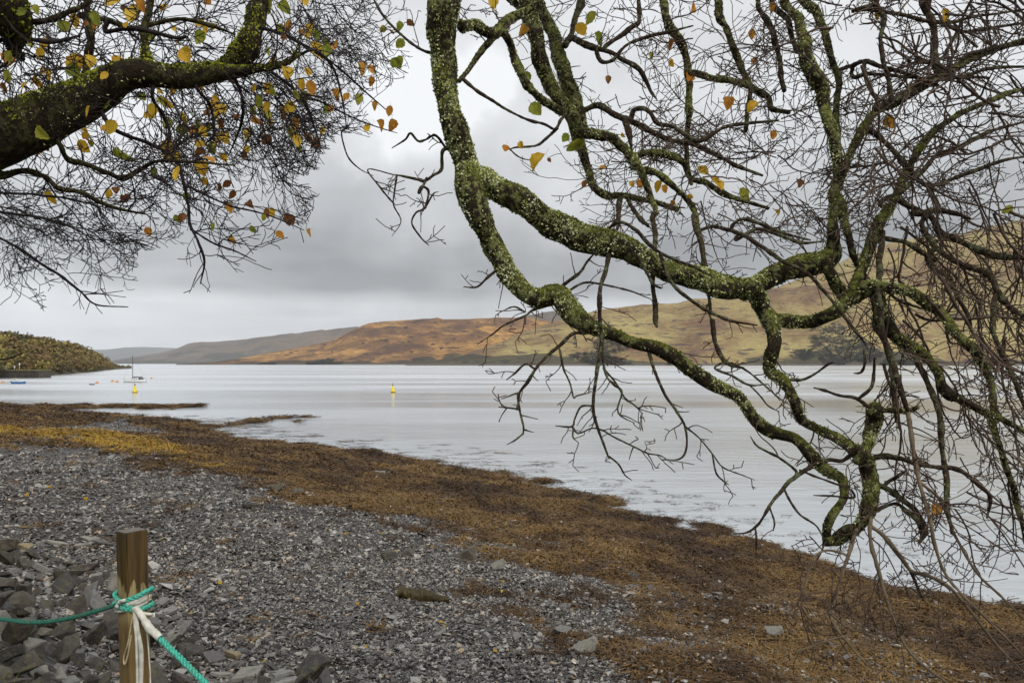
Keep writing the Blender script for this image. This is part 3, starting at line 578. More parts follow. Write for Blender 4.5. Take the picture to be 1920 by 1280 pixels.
for i, (n, r0, r1, sm) in enumerate(((11000, 7, 16, 0.55), (30000, 16, 32, 0.70), (30000, 32, 62, 1.05), (30000, 62, 125, 1.7))):
    x, y, q = sample_beach(n, r0, r1, -46, 46, seed=200 + i); s = shore_s(np.stack([x, y], 1)); w = weed_mask(x, y); z = ground(x, y); gd = gold_mask(x, y)
    k = (z > -0.02) & (bank_b(np.stack([x, y], 1)) < -0.5) & (q.uniform(size=n) < w ** 0.8 * 0.97 + 0.01); x, y, z, gd = x[k], y[k], z[k], gd[k]; m = len(x); sz = sm * q.uniform(0.6, 1.35, m)
    P_.append(np.stack([x, y, z], 1)); R_.append(np.stack([q.normal(0, 0.1, m), q.normal(0, 0.1, m), q.uniform(0, 6.28, m)], 1)); S__.append(np.stack([sz, sz, sz * q.uniform(0.5, 1.2, m)], 1)); G_.append(gd > q.uniform(0.12, 0.75, m))
P_, R_, S__, G_ = np.vstack(P_), np.vstack(R_), np.vstack(S__), np.concatenate(G_)
scatter('brown_seaweed', P_[~G_], R_[~G_], S__[~G_], weed_c, 6, 'brown wrack seaweed strewn along the water line', seed=6)
scatter('golden_seaweed', P_[G_], R_[G_], S__[G_], gold_c, 4, 'golden-yellow seaweed band on the left of the beach', seed=7)
# weed floating off the edge
x, y, q = sample_beach(60000, 17, 100, -46, 40, seed=300); s = shore_s(np.stack([x, y], 1)); wid = np.interp(np.hypot(x, y), [17, 30, 55, 100], [3.2, 5.0, 7.0, 6.0])
n_ = fbm2(x, y * 2.2, 1.6, 4, 91); z = ground(x, y); k = (z < 0.02) & (s > -wid) & (n_ > -0.22 + 0.66 * np.clip(-s / wid, 0, 1)) & (q.uniform(size=len(x)) < 0.6)
x, y = x[k], y[k]; m = len(x); sz = q.uniform(0.35, 0.9, m) * np.interp(np.hypot(x, y), [17, 60, 100], [0.55, 1.3, 1.8])
scatter('floating_seaweed', np.stack([x, y, np.full(m, 0.004)], 1), np.stack([0 * x, 0 * x, q.uniform(0, 6.28, m)], 1), np.stack([sz, sz, sz * 0.35], 1), wet_c, 5, 'dark scraps of seaweed floating off the water line', seed=8)

# ------------------------------------------------------------------ rocks and slates
g = np.random.default_rng(9)
ROCK = []
for k in range(14):
    dims = np.array([g.uniform(0.44, 0.56), g.uniform(0.30, 0.44), g.uniform(0.18, 0.34)]); p = g.uniform(-1, 1, (11, 3)); p = np.sign(p) * np.abs(p) ** 0.7 * dims
    ROCK.append(hull_proto('rock', p, M['rock'], 0.02, 0.035).data)
PALE = [hull_proto('rock', (lambda p: np.sign(p) * np.abs(p) ** 0.55 * [0.5, 0.38, 0.24])(g.uniform(-1, 1, (11, 3))), M['pale_rock'], 0.02, 0.03).data for _ in range(4)]
SLAB = []
for k in range(8):
    m = g.integers(5, 8); a = np.sort(g.uniform(0, 6.28, m)); r = g.uniform(0.36, 0.55, m); yk = g.uniform(0.45, 0.8)
    pts = [(r[i] * math.cos(a[i]), yk * r[i] * math.sin(a[i]), zz_) for i in range(m) for zz_ in (-0.04, 0.04 + 0.02 * g.uniform())]; SLAB.append(hull_proto('slate_slab', pts, M['slate'], 0.006).data)
def put(name, me, loc, sc, rot, label, cat, group=None, mat=None):
    if mat is not None: me = me.copy(); me.materials[0] = mat
    o = bpy.data.objects.new(name, me); link(o); o.location = loc; o.scale = (sc, sc, sc) if np.isscalar(sc) else sc; o.rotation_euler = rot; return tag(o, label, cat, group)
HEAP = [(-90, 1005), (40, 1035), (110, 1055), (175, 1075), (235, 1090), (300, 1120), (335, 1165), (370, 1215), (420, 1250), (600, 1262), (640, 1330), (-90, 1330)]
def inside(x, y, poly):
    c = False; j = len(poly) - 1
    for i in range(len(poly)):
        (xi, yi), (xj, yj) = poly[i], poly[j]
        if (yi > y) != (yj > y) and x < (xj - xi) * (y - yi) / (yj - yi) + xi: c = not c
        j = i
    return c
spots = []
tries = 0
while len(spots) < 290 and tries < 60000:
    tries += 1; x, y = g.uniform(-90, 620), g.uniform(1005, 1330)
    if not inside(x, y, HEAP): continue
    dep = (y - 1005) / 295; size = np.interp(dep, [0, 0.4, 1], [24, 50, 72]) * g.uniform(0.45, 1.3) * (0.7 if x > 270 else 1.0)
    if any(math.hypot((x - a) * 0.9, (y - b) * 1.5) < 0.33 * (size + c) for a, b, c in spots): continue
    spots.append((x, y, size))
HEAPED = {True: [], False: [], 'flat': []}
for x, y, size in sorted(spots, key=lambda q: q[1]):
    p = px_ground(x, y); w = size / F * p.y
    pale = g.uniform() < 0.13; flat = g.uniform() < (0.3 if x < 270 else 0.75); me = SLAB[g.integers(8)] if flat else (PALE if pale else ROCK)[g.integers(4 if pale else 14)]; pale = pale and not flat
    sc = w * g.uniform(1.15, 1.5)
    o = put('rock', me, p + Vector((0, 0, w * (0.12 if flat else g.uniform(0.10, 0.34)))), (sc, sc * g.uniform(0.8, 1.2), sc * g.uniform(0.8, 1.25) * (1.6 if flat else 1)), (g.normal(0, 0.55), g.normal(0, 0.55), g.uniform(0, 6.28)), 'x' if flat else 'pale grey angular rock among the dark ones in the lower-left heap' if pale else 'dark angular rock in the heap at the lower left', 'rock', 'pale rocks in the bank heap' if pale else 'dark rocks in the bank heap')
    HEAPED['flat' if flat else pale].append((o, x, y, size))
def stone_at(x, y, wpx, hpx, label, pool='rock', rz=0.0, tilt=(0, 0), name='rock', cat='rock', mat=None, sink=0.55):
    p = px_ground(x, y + hpx * 0.4); w = wpx / F * p.y; h = hpx / F * p.y; P = {'rock': ROCK, 'pale': PALE, 'slab': SLAB}[pool]; me = P[g.integers(len(P))]
    w *= 1.2; zs = h / 0.50 if pool != 'slab' else max(h, 0.05) / 0.14 * 0.7
    return put(name, me, p + Vector((0, 0, h * sink)), (w, w * 0.85, zs), (tilt[0], tilt[1], rz), label, cat, None, mat)
stone_at(1056, 1186, 40, 30, 'leaning purple-grey slab beside the rounded boulder on the weed edge', 'slab', 0.3, (0.75, 0.1), 'slate_slab', 'slab')
stone_at(1092, 1212, 46, 30, 'rounded grey boulder at the weed edge near the bottom centre', 'pale', 0.5)
stone_at(870, 1040, 42, 22, 'dark grey wedge-shaped rock midway along the shingle edge', 'rock', 0.2)
stone_at(730, 1043, 30, 15, 'small black rock lying on open shingle left of the wedge-shaped rock', 'rock', 0.9)
stone_at(762, 1036, 26, 13, 'low brown rock beside the small black rock', 'rock', 0.1)
stone_at(930, 1060, 26, 20, 'squarish brownish rock at the edge of the seaweed', 'pale', 0.6)
stone_at(1062, 1137, 36, 8, 'thin flat grey slate lying level at the weed edge', 'slab', 0.1, (0.1, 0), 'slate_slab', 'slab')
stone_at(1050, 1154, 24, 9, 'small pale slate just below the thin flat slate', 'slab', 0.4, (0.15, 0), 'slate_slab', 'slab')
stone_at(1125, 1199, 44, 10, 'long narrow slate right of the rounded boulder', 'slab', -0.25, (0.1, 0.12), 'slate_slab', 'slab')
stone_at(1450, 1184, 34, 16, 'pale flat-topped stone lying in the seaweed at the lower right', 'pale', 0.2)
stone_at(1440, 1228, 24, 8, 'small white slate in the seaweed below the flat-topped stone', 'slab', 0.2, (0.1, 0), 'slate_slab', 'slab')
stone_at(1390, 1222, 30, 12, 'narrow tilted slate in the seaweed near the bottom right', 'slab', -0.5, (0.35, 0.1), 'slate_slab', 'slab')
stone_at(1512, 1242, 20, 10, 'flat grey stone in the weed under the hanging twigs', 'slab', 0.6, (0.2, 0), 'slate_slab', 'slab')
stone_at(1346, 1115, 14, 9, 'little pale pebble alone on the seaweed', 'pale', 0.0)
stone_at(510, 917, 34, 16, 'dark rock on the upper edge of the golden weed', 'rock', 0.2)
stone_at(470, 948, 26, 12, 'dark flat rock on shingle below the golden weed', 'rock', 0.5)
stone_at(560, 925, 24, 12, 'grey rock beside the dark rock at the weed edge', 'rock', 0.9)
stone_at(712, 888, 20, 10, 'pale rock showing in the brown weed left of centre', 'pale', 0.1)
stone_at(432, 1232, 32, 14, 'brown block of stone above the pile of pale slates', 'rock', 0.1, mat=M['tan_stone'])
stone_at(20, 1025, 40, 36, 'dark block with a tan top at the left edge', 'rock', 0.2)
stone_at(48, 1027, 22, 16, 'tan broken stone beside the dark block at the left edge', 'pale', 0.4, mat=M['tan_stone'])
for i, (x, y, w, h, rz, lb) in enumerate(((110, 1018, 36, 9, 0.1, 'single white slate on shingle left of the post'), (180, 1012, 44, 6, 0.0, 'upper slate of the pale stack left of the post'), (205, 1019, 46, 6, 0.15, 'middle slate of the pale stack left of the post'), (175, 1026, 50, 7, -0.1, 'lower slate of the pale stack left of the post'),
        (470, 1262, 66, 16, 0.5, 'widest slate at the left of the pale slate pile'), (525, 1262, 54, 16, -0.4, 'steeply tilted slate in the middle of the pale slate pile'), (560, 1268, 52, 12, 0.1, 'level slate at the right of the pale slate pile'), (445, 1272, 60, 12, 0.9, 'dark slate at the foot of the pale slate pile'), (500, 1278, 70, 12, 0.2, 'front slate of the pale slate pile'))):
    stone_at(x, y, w * 1.25, h, lb, 'slab', rz, (g.normal(0, 0.12), g.normal(0, 0.12)), 'slate_slab', 'slab', M['pale_rock'] if i in (0, 1, 3, 4, 6) else None, 0.4)
ORD = ['', 'second ', 'third ', 'fourth ', 'fifth ', 'sixth ', 'seventh ', 'eighth ', 'ninth ', 'tenth ', 'eleventh ', 'twelfth ', 'thirteenth ', 'fourteenth ', 'fifteenth ', 'sixteenth ', 'seventeenth ', 'eighteenth ', 'nineteenth ', 'twentieth ']
def rank_labels(items, where, fmt, rest, top=8):
    """items: (object, px, py, width px); things of one cell are told apart by how large they show"""
    cells = {}
    for it in items: cells.setdefault(where(it[1], it[2]), []).append(it)
    for w, its in cells.items():
        its.sort(key=lambda q: -q[3])
        for k, it in enumerate(its): it[0]['label'] = (fmt % (ORD[k], w)) if k < top else rest % w
# larger loose slates on the shingle
def heap_cell(x, y):
    if x > 285: return 'just right of the post' if x < 350 else 'left of the pale slate pile' if x < 440 else 'around the pale slate pile'
    yr = float(np.interp(x, [0, 120, 230], [1160, 1160, 1130])); v = 'well above the rope' if y < yr - 60 else 'just above the rope' if y < yr else 'just below the rope' if y < yr + 70 else 'at the bottom edge'
    return v + (' by the left edge' if x < 80 else ' beside the post' if x > 165 else ' midway to the post')
rank_labels(HEAPED[False], heap_cell, '%slargest dark heap rock, %s', 'small dark heap rock, %s', 20)
rank_labels(HEAPED['flat'], heap_cell, '%slargest flat slab in the heap, %s', 'small flat slab in the heap, %s', 20)
rank_labels(HEAPED[True], heap_cell, '%slargest pale rock of the heap, %s', 'small pale rock of the heap, %s', 8)
n_put = 0; SL_ITEMS = []
while n_put < 190:
    x, y = g.uniform(0, 1150), g.uniform(850, 1278)
    p = px_ground(x, y); w = weed_mask(np.array([p.x]), np.array([p.y]))[0]
    if w > 0.5 or bank_b(np.array([[p.x, p.y]]))[0] > 0.3: continue
    sz = g.uniform(11, 24) / F * p.y * (1.2 if x < 420 else 0.9); sl = g.uniform() < 0.7
    o = put('loose_slate', (SLAB if sl else ROCK)[g.integers(8 if sl else 14)], p + Vector((0, 0, 0.012)), (sz, sz, sz * (0.9 if sl else 0.8)), (g.normal(0, 0.15), g.normal(0, 0.15), g.uniform(0, 6.28)), 'loose grey slate lying flat on the shingle', 'slate', "loose slates on the shingle"); n_put += 1; SL_ITEMS.append((o, x, y, sz / p.y * F))
def slate_cell(x, y):
    r = 'near the golden weed' if y < 950 else 'level with the post top' if y < 1060 else 'level with the knot' if y < 1170 else 'along the bottom edge'
    c = 'left of the post' if x < 225 else 'just right of the post' if x < 400 else 'left of the driftwood log' if x < 740 else 'above or below the log' if x < 850 else 'right of the log'
    return r + ', ' + c
rank_labels(SL_ITEMS, slate_cell, '%slargest loose slate %s', 'small loose slate %s', 20)

# weedy driftwood log on the shingle
def tube_arrays(pts, rad, nside, seed=0, lump=0.0, lsc=20.0, cap=True):
    """pts (n,3), rad (n,) -> verts, faces"""
    n = len(pts); T = np.gradient(pts, axis=0); T /= np.maximum(np.linalg.norm(T, axis=1), 1e-9)[:, None]
    u = np.cross(T[0], [0.3, 0.8, 0.5]); u /= np.linalg.norm(u); U = np.empty_like(pts)
    if nside <= 5:
        U = np.cross(T, [0.13, 0.97, 0.2]); U /= np.maximum(np.linalg.norm(U, axis=1), 1e-6)[:, None]
    for i in range(n if nside > 5 else 0):
        u = u - T[i] * (u @ T[i]); nn = np.linalg.norm(u)
        if nn < 1e-6: u = np.cross(T[i], [0.9, 0.1, 0.3]); nn = np.linalg.norm(u)
        u = u / nn; U[i] = u
    Vv = np.cross(T, U); a = np.linspace(0, 2 * math.pi, nside, endpoint=False); ca, sa = np.cos(a), np.sin(a)
    dirs = U[:, None, :] * ca[None, :, None] + Vv[:, None, :] * sa[None, :, None]
    v = pts[:, None, :] + dirs * rad[:, None, None]
    if lump:
        q = v.reshape(-1, 3); nz = vnoise(q * lsc, seed) * 0.55 + vnoise(q * lsc * 2.3, seed + 3) * 0.45 + 0.6 * vnoise(q * lsc * 0.35, seed + 5); v = v + dirs * (nz.reshape(n, nside) * lump * rad[:, None])[:, :, None]
    v = v.reshape(-1, 3); i0 = np.arange(n - 1)[:, None] * nside; j = np.arange(nside)[None, :]; j2 = (j + 1) % nside
    f = np.stack([i0 + j, i0 + j2, i0 + nside + j2, i0 + nside + j], -1).reshape(-1, 4)
    return v, f
def smooth_path(P, step):
    """Catmull-Rom through rows of P (any columns), about step apart in the first three"""
    P = np.asarray(P, float); out = []
    Q = np.vstack([2 * P[0] - P[1], P, 2 * P[-1] - P[-2]])
    for i in range(1, len(Q) - 2):
        L = np.linalg.norm(Q[i + 1, :3] - Q[i, :3]); m = max(2, int(L / step)); tt = np.linspace(0, 1, m, endpoint=False)[:, None]
        a, b, c, d = Q[i - 1], Q[i], Q[i + 1], Q[i + 2]; out.append(0.5 * ((2 * b) + (-a + c) * tt + (2 * a - 5 * b + 4 * c - d) * tt ** 2 + (-a + 3 * b - 3 * c + d) * tt ** 3))
    out.append(P[-1:]); return np.vstack(out)
M['log'] = mat_weed('rotten_log', (0.03, 0.022, 0.01), (0.06, 0.045, 0.018), (0.11, 0.085, 0.03))
a_, b_p = px_ground(745, 1118), px_ground(842, 1132)
lg = np.array([a_ + (b_p - a_) * u + Vector((0, 0, 0.07)) for u in (0, 0.3, 0.65, 1.0)]); lr = np.array([0.13, 0.12, 0.10, 0.05]); sp_ = smooth_path(np.column_stack([lg, lr]), 0.02)
v, f = tube_arrays(sp_[:, :3], sp_[:, 3], 20, 4, 0.5, 16); log = tag(mesh_obj('driftwood_log', v, f, M['log'], smooth=True), 'dark weed-covered driftwood log lying on the shingle', 'log')
# fallen leaves on the shingle
def leaf_mesh(seed, curl=0.25):
    g = np.random.default_rng(seed); n = 9; vs, fs = [], []
    ph_ = g.uniform(0, 6.28)
    for i in range(n):
        u = i / (n - 1); w = 0.40 * math.sin(math.pi * u ** 0.85) ** 0.75 * (1 - 0.18 * u) * (1 + (0.10 if i % 2 else -0.06)); z = curl * (0.5 * math.sin(u * 2.6 + ph_)) 
        e = 0.5 * curl * w
        for s in (-1, -0.5, 0, 0.5, 1): vs.append((s * w * (1 + g.normal(0, 0.04)), u, z * 0.6 + e * s * s * 1.6 + g.normal(0, 0.008)))
    for i in range(n - 1):
        for s in range(4): b = i * 5 + s; fs.append((b, b + 1, b + 6, b + 5))
    b = len(vs)      # stalk
    for k, (y_, z_) in enumerate(((0.02, 0), (-0.16, 0.03), (-0.3, 0.09))): vs.extend([(-0.012, y_, z_), (0.012, y_, z_)])
    fs += [(b, b + 1, b + 3, b + 2), (b + 2, b + 3, b + 5, b + 4)]
    me = bpy.data.meshes.new('leaf'); me.from_pydata(vs, [], fs); me.polygons.foreach_set('use_smooth', np.ones(len(fs), bool)); return me
def mat_leaf(name, a, b, spot):
    t = NT(name); c = t.coord('Object'); n = t.noise(c, 3.5, 4, 0.6); n2 = t.noise(c, 11.0, 3); r = t.rnd()
    sp = t.n('ShaderNodeSeparateXYZ'); t.l(c, sp.inputs[0]); rib = t.mr(t.math('ABSOLUTE', sp.outputs[0]), 0.03, 0.0)
    vein = t.n('ShaderNodeTexWave', wave_type='BANDS', bands_direction='DIAGONAL'); t.l(t.scale(c, (1.0, 1.0, 0.1)), vein.inputs[0]); vein.inputs['Scale'].default_value = 3.0
    k = t.mix(t.mr(t.math('ADD', n, t.math('MULTIPLY', t.math('SUBTRACT', r, 0.5), 0.35)), 0.35, 0.65), a, b)
    k = t.mix(t.math('MULTIPLY', t.mr(n2, 0.60, 0.72), 0.75), k, spot); k = t.mix(t.math('MULTIPLY', rib, 0.5), k, tuple(x * 0.55 for x in a))
    pb = t.bsdf(k, 0.55, t.bump(vein.outputs['Fac'], 0.15, 0.02), 0.3); tr = t.n('ShaderNodeBsdfTranslucent'); t.l(k, tr.inputs['Color'])
    ms = t.n('ShaderNodeMixShader'); ms.inputs[0].default_value = 0.5; t.l(pb, ms.inputs[1]); t.l(tr.outputs[0], ms.inputs[2]); return t.done(ms.outputs[0])
LM = {'y': mat_leaf('yellow_leaf', (0.72, 0.42, 0.03), (0.85, 0.58, 0.06), (0.22, 0.10, 0.02)), 'o': mat_leaf('orange_leaf', (0.58, 0.24, 0.03), (0.75, 0.38, 0.06), (0.16, 0.06, 0.015)),
      'g': mat_leaf('green_leaf', (0.24, 0.29, 0.04), (0.46, 0.44, 0.06), (0.25, 0.14, 0.02)), 'b': mat_leaf('brown_leaf', (0.22, 0.085, 0.03), (0.32, 0.14, 0.035), (0.08, 0.035, 0.012))}
LEAF = {}
for ck in LM:
    LEAF[ck] = []
    for k in range(4):
        me = leaf_mesh(40 + k + 10 * ord(ck), 0.25 + 0.28 * k); me.materials.append(LM[ck]); LEAF[ck].append(me)
FALLEN = []
for x, y in ((645, 1005), (715, 1000), (808, 1028), (938, 1093), (940, 1116), (832, 1172), (836, 1178), (668, 1138), (352, 1155), (335, 1218), (447, 1250), (925, 1225), (690, 1220), (1790, 1262), (300, 1014), (410, 1098), (93, 914), (45, 932), (160, 938), (738, 1036), (1212, 1168), (1445, 1268), (905, 1035), (500, 1248)):
    p = px_ground(x, y); s = 8.5 / F * p.y; o = put('fallen_leaf', LEAF['y'][g.integers(4)], p + Vector((0, 0, 0.035)), s * 1.1, (g.normal(0, 0.25), g.normal(0, 0.25), g.uniform(0, 6.28)), "fallen yellow leaf lying on the beach", "leaf", "fallen leaves on the beach"); FALLEN.append((o, x, y))
MARKS = {'the wooden post': (250, 1080), 'the driftwood log': (790, 1118), 'the pale slate pile': (510, 1262), 'the wedge-shaped rock': (870, 1040), 'the rounded boulder': (1092, 1212), 'the left edge of the shingle': (40, 925), 'the lower right corner': (1800, 1262)}
near_ = {}
for o, x, y in FALLEN:
    m_ = min(MARKS, key=lambda k: math.hypot(x - MARKS[k][0], y - MARKS[k][1])); near_.setdefault(m_, []).append((math.hypot(x - MARKS[m_][0], y - MARKS[m_][1]), o))
for m_, its in near_.items():
    for k, (_, o) in enumerate(sorted(its, key=lambda q: q[0])): o['label'] = 'fallen yellow leaf, %sclosest to %s' % (ORD[k], m_)

# ------------------------------------------------------------------ post with ropes
PD = 2.8
def P3(x, y, d): return Vector(((x - 960) / F * d, d, EYE + (HZ - y) / F * d))
top = P3(247, 993, PD); gpost = gz(top.x + 0.03, PD)
post = tag(empty('wooden_post', (top.x, PD, top.z)), 'square wooden post with a dark wet top, turquoise rope tied round it', 'post')
post.rotation_euler = (math.radians(-1.2), math.radians(-2.0), 0)
t = NT('post_wood'); c = t.coord('Object'); sp = t.n('ShaderNodeSeparateXYZ'); t.l(c, sp.inputs[0]); gr = t.noise(t.scale(c, (60, 60, 3.0)), 1.0, 5, 0.6); st = t.noise(t.scale(c, (46, 46, 7)), 1.0, 4, 0.65); pn = t.noise(t.scale(c, (14, 14, 4)), 1.0, 4, 0.6)
edge = t.math('ADD', sp.outputs[2], t.math('ADD', t.math('MULTIPLY', t.math('SUBTRACT', st, 0.5), 0.20), t.math('MULTIPLY', sp.outputs[0], 0.55)))
wet = t.mr(edge, -0.205, -0.185)
dry = t.mix(t.mr(gr, 0.3, 0.7), (0.11, 0.068, 0.024), (0.22, 0.145, 0.055)); dk = t.mix(t.mr(gr, 0.25, 0.75), (0.028, 0.017, 0.006), (0.115, 0.066, 0.018)); pale = t.mix(t.mr(gr, 0.3, 0.7), (0.24, 0.18, 0.08), (0.34, 0.265, 0.13))
band = t.math('MULTIPLY', t.mr(sp.outputs[2], -0.36, -0.30), t.math('SUBTRACT', 1.0, wet))
k = t.mix(wet, t.mix(band, dry, pale), dk); k = t.mix(t.math('MULTIPLY', t.mr(pn, 0.5, 0.68), 0.6), k, (0.05, 0.034, 0.014)); crk = t.noise(t.scale(c, (95, 95, 1.6)), 1.0, 2, 0.5); k = t.mix(t.math('MULTIPLY', t.mr(crk, 0.66, 0.70), 0.85), k, (0.012, 0.008, 0.004))
M['post'] = t.done(t.bsdf(k, t.mr(wet, 0, 1, 0.8, 0.35), t.bump(gr, 0.5, 0.004), 0.35))
hw = 0.0405
bm = bmesh.new(); bm_box(bm, -hw, hw, -hw, hw, -(top.z - gpost) - 0.4, 0, 0.004)
timber = bm_obj('timber', bm, M['post'], post); timber.rotation_euler = (0, 0, math.radians(-37.6))
def mat_rope(name, a, b):
    t = NT(name); c = t.coord('Object'); n = t.noise(c, 160, 3); n2 = t.noise(c, 14, 3); k = t.mix(t.mr(n, 0.3, 0.7), a, b); k = t.mix(t.math('MULTIPLY', t.mr(n2, 0.5, 0.75), 0.4), k, (0.10, 0.12, 0.08)); return t.done(t.bsdf(k, 0.6, t.bump(n, 0.4, 0.002), 0.35))
M['rope'] = mat_rope('turquoise_rope', (0.02, 0.26, 0.19), (0.10, 0.56, 0.43)); M['rope_old'] = mat_rope('weathered_rope', (0.012, 0.075, 0.055), (0.03, 0.17, 0.12)); M['tape'] = simple('white_tape', (0.60, 0.59, 0.52), 0.6, 0.22, 30.0); M['twine'] = simple('cream_twine', (0.42, 0.36, 0.22), 0.8, 0.3, 40)
def rope(name, path, r, mat, parent, pitch=0.055, label=None):
    P = smooth_path(np.array(path, float), 0.006); T = np.gradient(P, axis=0); L = np.concatenate([[0], np.cumsum(np.linalg.norm(np.diff(P, axis=0), axis=1))]); T /= np.linalg.norm(T, axis=1)[:, None]
    u = np.cross(T, [0.1, 0.2, 1.0]); u /= np.maximum(np.linalg.norm(u, axis=1), 1e-6)[:, None]; v = np.cross(T, u); VV_, FF_ = [], []; b = 0
    for k in range(3):
        a = 2 * math.pi * (L / pitch + k / 3); q = P + (u * np.cos(a)[:, None] + v * np.sin(a)[:, None]) * r * 0.58; vv_, ff_ = tube_arrays(q, np.full(len(q), r * 0.50), 8); VV_.append(vv_); FF_.append(ff_ + b); b += len(vv_)
    o = mesh_obj(name, np.vstack(VV_), np.vstack(FF_), mat, None, True)
    if parent is not None: o.parent = parent; o.matrix_parent_inverse = parent.matrix_basis.inverted()
    if label: tag(o, label, 'rope')
    return o
bpy.context.view_layer.update()
fr_ = PD - 0.062
rope('rope', [P3(-420, 1105, 3.1), P3(-150, 1148, 3.0), P3(0, 1160, 2.92), P3(60, 1166, 2.88), P3(120, 1160, 2.85), P3(180, 1145, 2.8), P3(226, 1130, 2.74)], 0.0088, M['rope_old'], None, 0.04, 'weathered green rope sagging from the post to the left edge')
rope('rope', [P3(262, 1148, fr_ - 0.01), P3(280, 1176, fr_ - 0.04), P3(306, 1202, fr_ - 0.08), P3(345, 1240, fr_ - 0.14), P3(400, 1294, fr_ - 0.2), P3(520, 1400, fr_ - 0.3)], 0.0105, M['rope'], None, 0.05, 'bright turquoise twisted rope running down from the post to the right')
def wrap(y0, y1, name, mat, r, fn, tilt=0):
    pts = []
    cx = (250 - 960) / F * PD
    for k in range(0, 15):
        a = 2 * math.pi * k / 14; q = Vector((math.cos(a), math.sin(a), 0)); e = 0.056 / max(abs(math.cos(a + 0.24)), abs(math.sin(a + 0.24))) ** 0.5
        yy = y0 + (y1 - y0) * (0.5 + 0.5 * math.cos(a)); pts.append(Vector((cx + q.x * e, PD + q.y * e, EYE + (HZ - yy) / F * PD)))
    return fn(pts)
wrap(1128, 1106, 'rope_turn', None, 0, lambda p: rope('rope_turn', p, 0.0095, M['rope'], post, 0.045))
wrap(1126, 1136, 'rope_turn', None, 0, lambda p: rope('rope_turn', p, 0.0095, M['rope'], post, 0.045))
def ribbon(name, path, width, mat, parent, twist=0.3):
    P = smooth_path(np.array(path, float), 0.006); T = np.gradient(P, axis=0); T /= np.linalg.norm(T, axis=1)[:, None]; n = len(P)
    s = np.cross(T, [0.0, 1.0, 0.0]); s /= np.maximum(np.linalg.norm(s, axis=1), 1e-6)[:, None]; w = width * (1 + 0.25 * vnoise(np.column_stack([np.linspace(0, 6, n)] * 3), 3)); z = np.array([0, -1, 0]) * 0.004 * np.sin(np.linspace(0, 9, n))[:, None]
    top_ = np.concatenate([P - s * w[:, None] / 2 + z, P + z - [0, 0.002, 0], P + s * w[:, None] / 2 + z]); f = [(i, i + 1, n + i + 1, n + i) for i in range(n - 1)] + [(n + i, n + i + 1, 2 * n + i + 1, 2 * n + i) for i in range(n - 1)]
    o = mesh_obj(name, top_, f, mat, None, True); o.parent = parent; o.matrix_parent_inverse = parent.matrix_basis.inverted(); m_ = o.modifiers.new('thick', 'SOLIDIFY'); m_.thickness = 0.0012; return o
wrap(1122, 1120, 'tape_turn', None, 0, lambda p: ribbon('tape_turn', p, 0.022, M['tape'], post))
wrap(1142, 1126, 'tape_turn', None, 0, lambda p: ribbon('tape_turn', p, 0.012, M['tape'], post))
fd = PD - 0.068
wrap(1108, 1138, 'rope_turn', None, 0, lambda p: rope('rope_turn', p, 0.0075, M['rope'], post, 0.04))
wrap(1140, 1112, 'tape_turn', None, 0, lambda p: ribbon('tape_turn', p, 0.009, M['tape'], post))
ribbon('tape_end', [P3(270, 1148, fd), P3(283, 1152, fd - 0.01), P3(289, 1150, fd - 0.015), P3(288, 1158, fd - 0.015)], 0.012, M['tape'], post)
ribbon('tape_end', [P3(236, 1124, fd), P3(224, 1128, fd), P3(218, 1140, fd + 0.01)], 0.014, M['tape'], post)
ribbon('tape_tail', [P3(252, 1140, fd), P3(258, 1180, fd), P3(264, 1220, fd), P3(262, 1285, fd), P3(262, 1420, fd)], 0.020, M['tape'], post)
ribbon('tape_tail', [P3(250, 1138, fd), P3(253, 1170, fd), P3(256, 1200, fd - 0.004), P3(256, 1290, fd - 0.004), P3(257, 1420, fd)], 0.010, M['tape'], post)
ribbon('tape_tail', [P3(268, 1150, fd), P3(277, 1190, fd), P3(280, 1240, fd), P3(281, 1290, fd), P3(282, 1420, fd)], 0.006, M['tape'], post)
def cord(name, path, r, mat, parent):
    P = smooth_path(np.array(path, float), 0.008); v, f = tube_arrays(P, np.full(len(P), r), 6); o = mesh_obj(name, v, f, mat, None, True); o.parent = parent; o.matrix_parent_inverse = parent.matrix_basis.inverted(); return o
cord('twine', [P3(252, 1140, fd), P3(246, 1170, fd), P3(240, 1205, fd), P3(232, 1232, fd + 0.01), P3(234, 1245, fd), P3(240, 1225, fd), P3(246, 1190, fd)], 0.003, M['twine'], post)
# taped lashing on the rope end
lash = [P3(254, 1138, fr_ - 0.012), P3(265, 1152, fr_ - 0.014), P3(280, 1176, fr_ - 0.043), P3(300, 1196, fr_ - 0.075)]
Pq = smooth_path(np.column_stack([np.array(lash, float), [0.010, 0.012, 0.0145, 0.012]]), 0.004); v, f = tube_arrays(Pq[:, :3], Pq[:, 3], 14, 8, 0.25, 70)
o = mesh_obj('tape_lashing', v, f, M['tape'], None, True); o.parent = post; o.matrix_parent_inverse = post.matrix_basis.inverted()
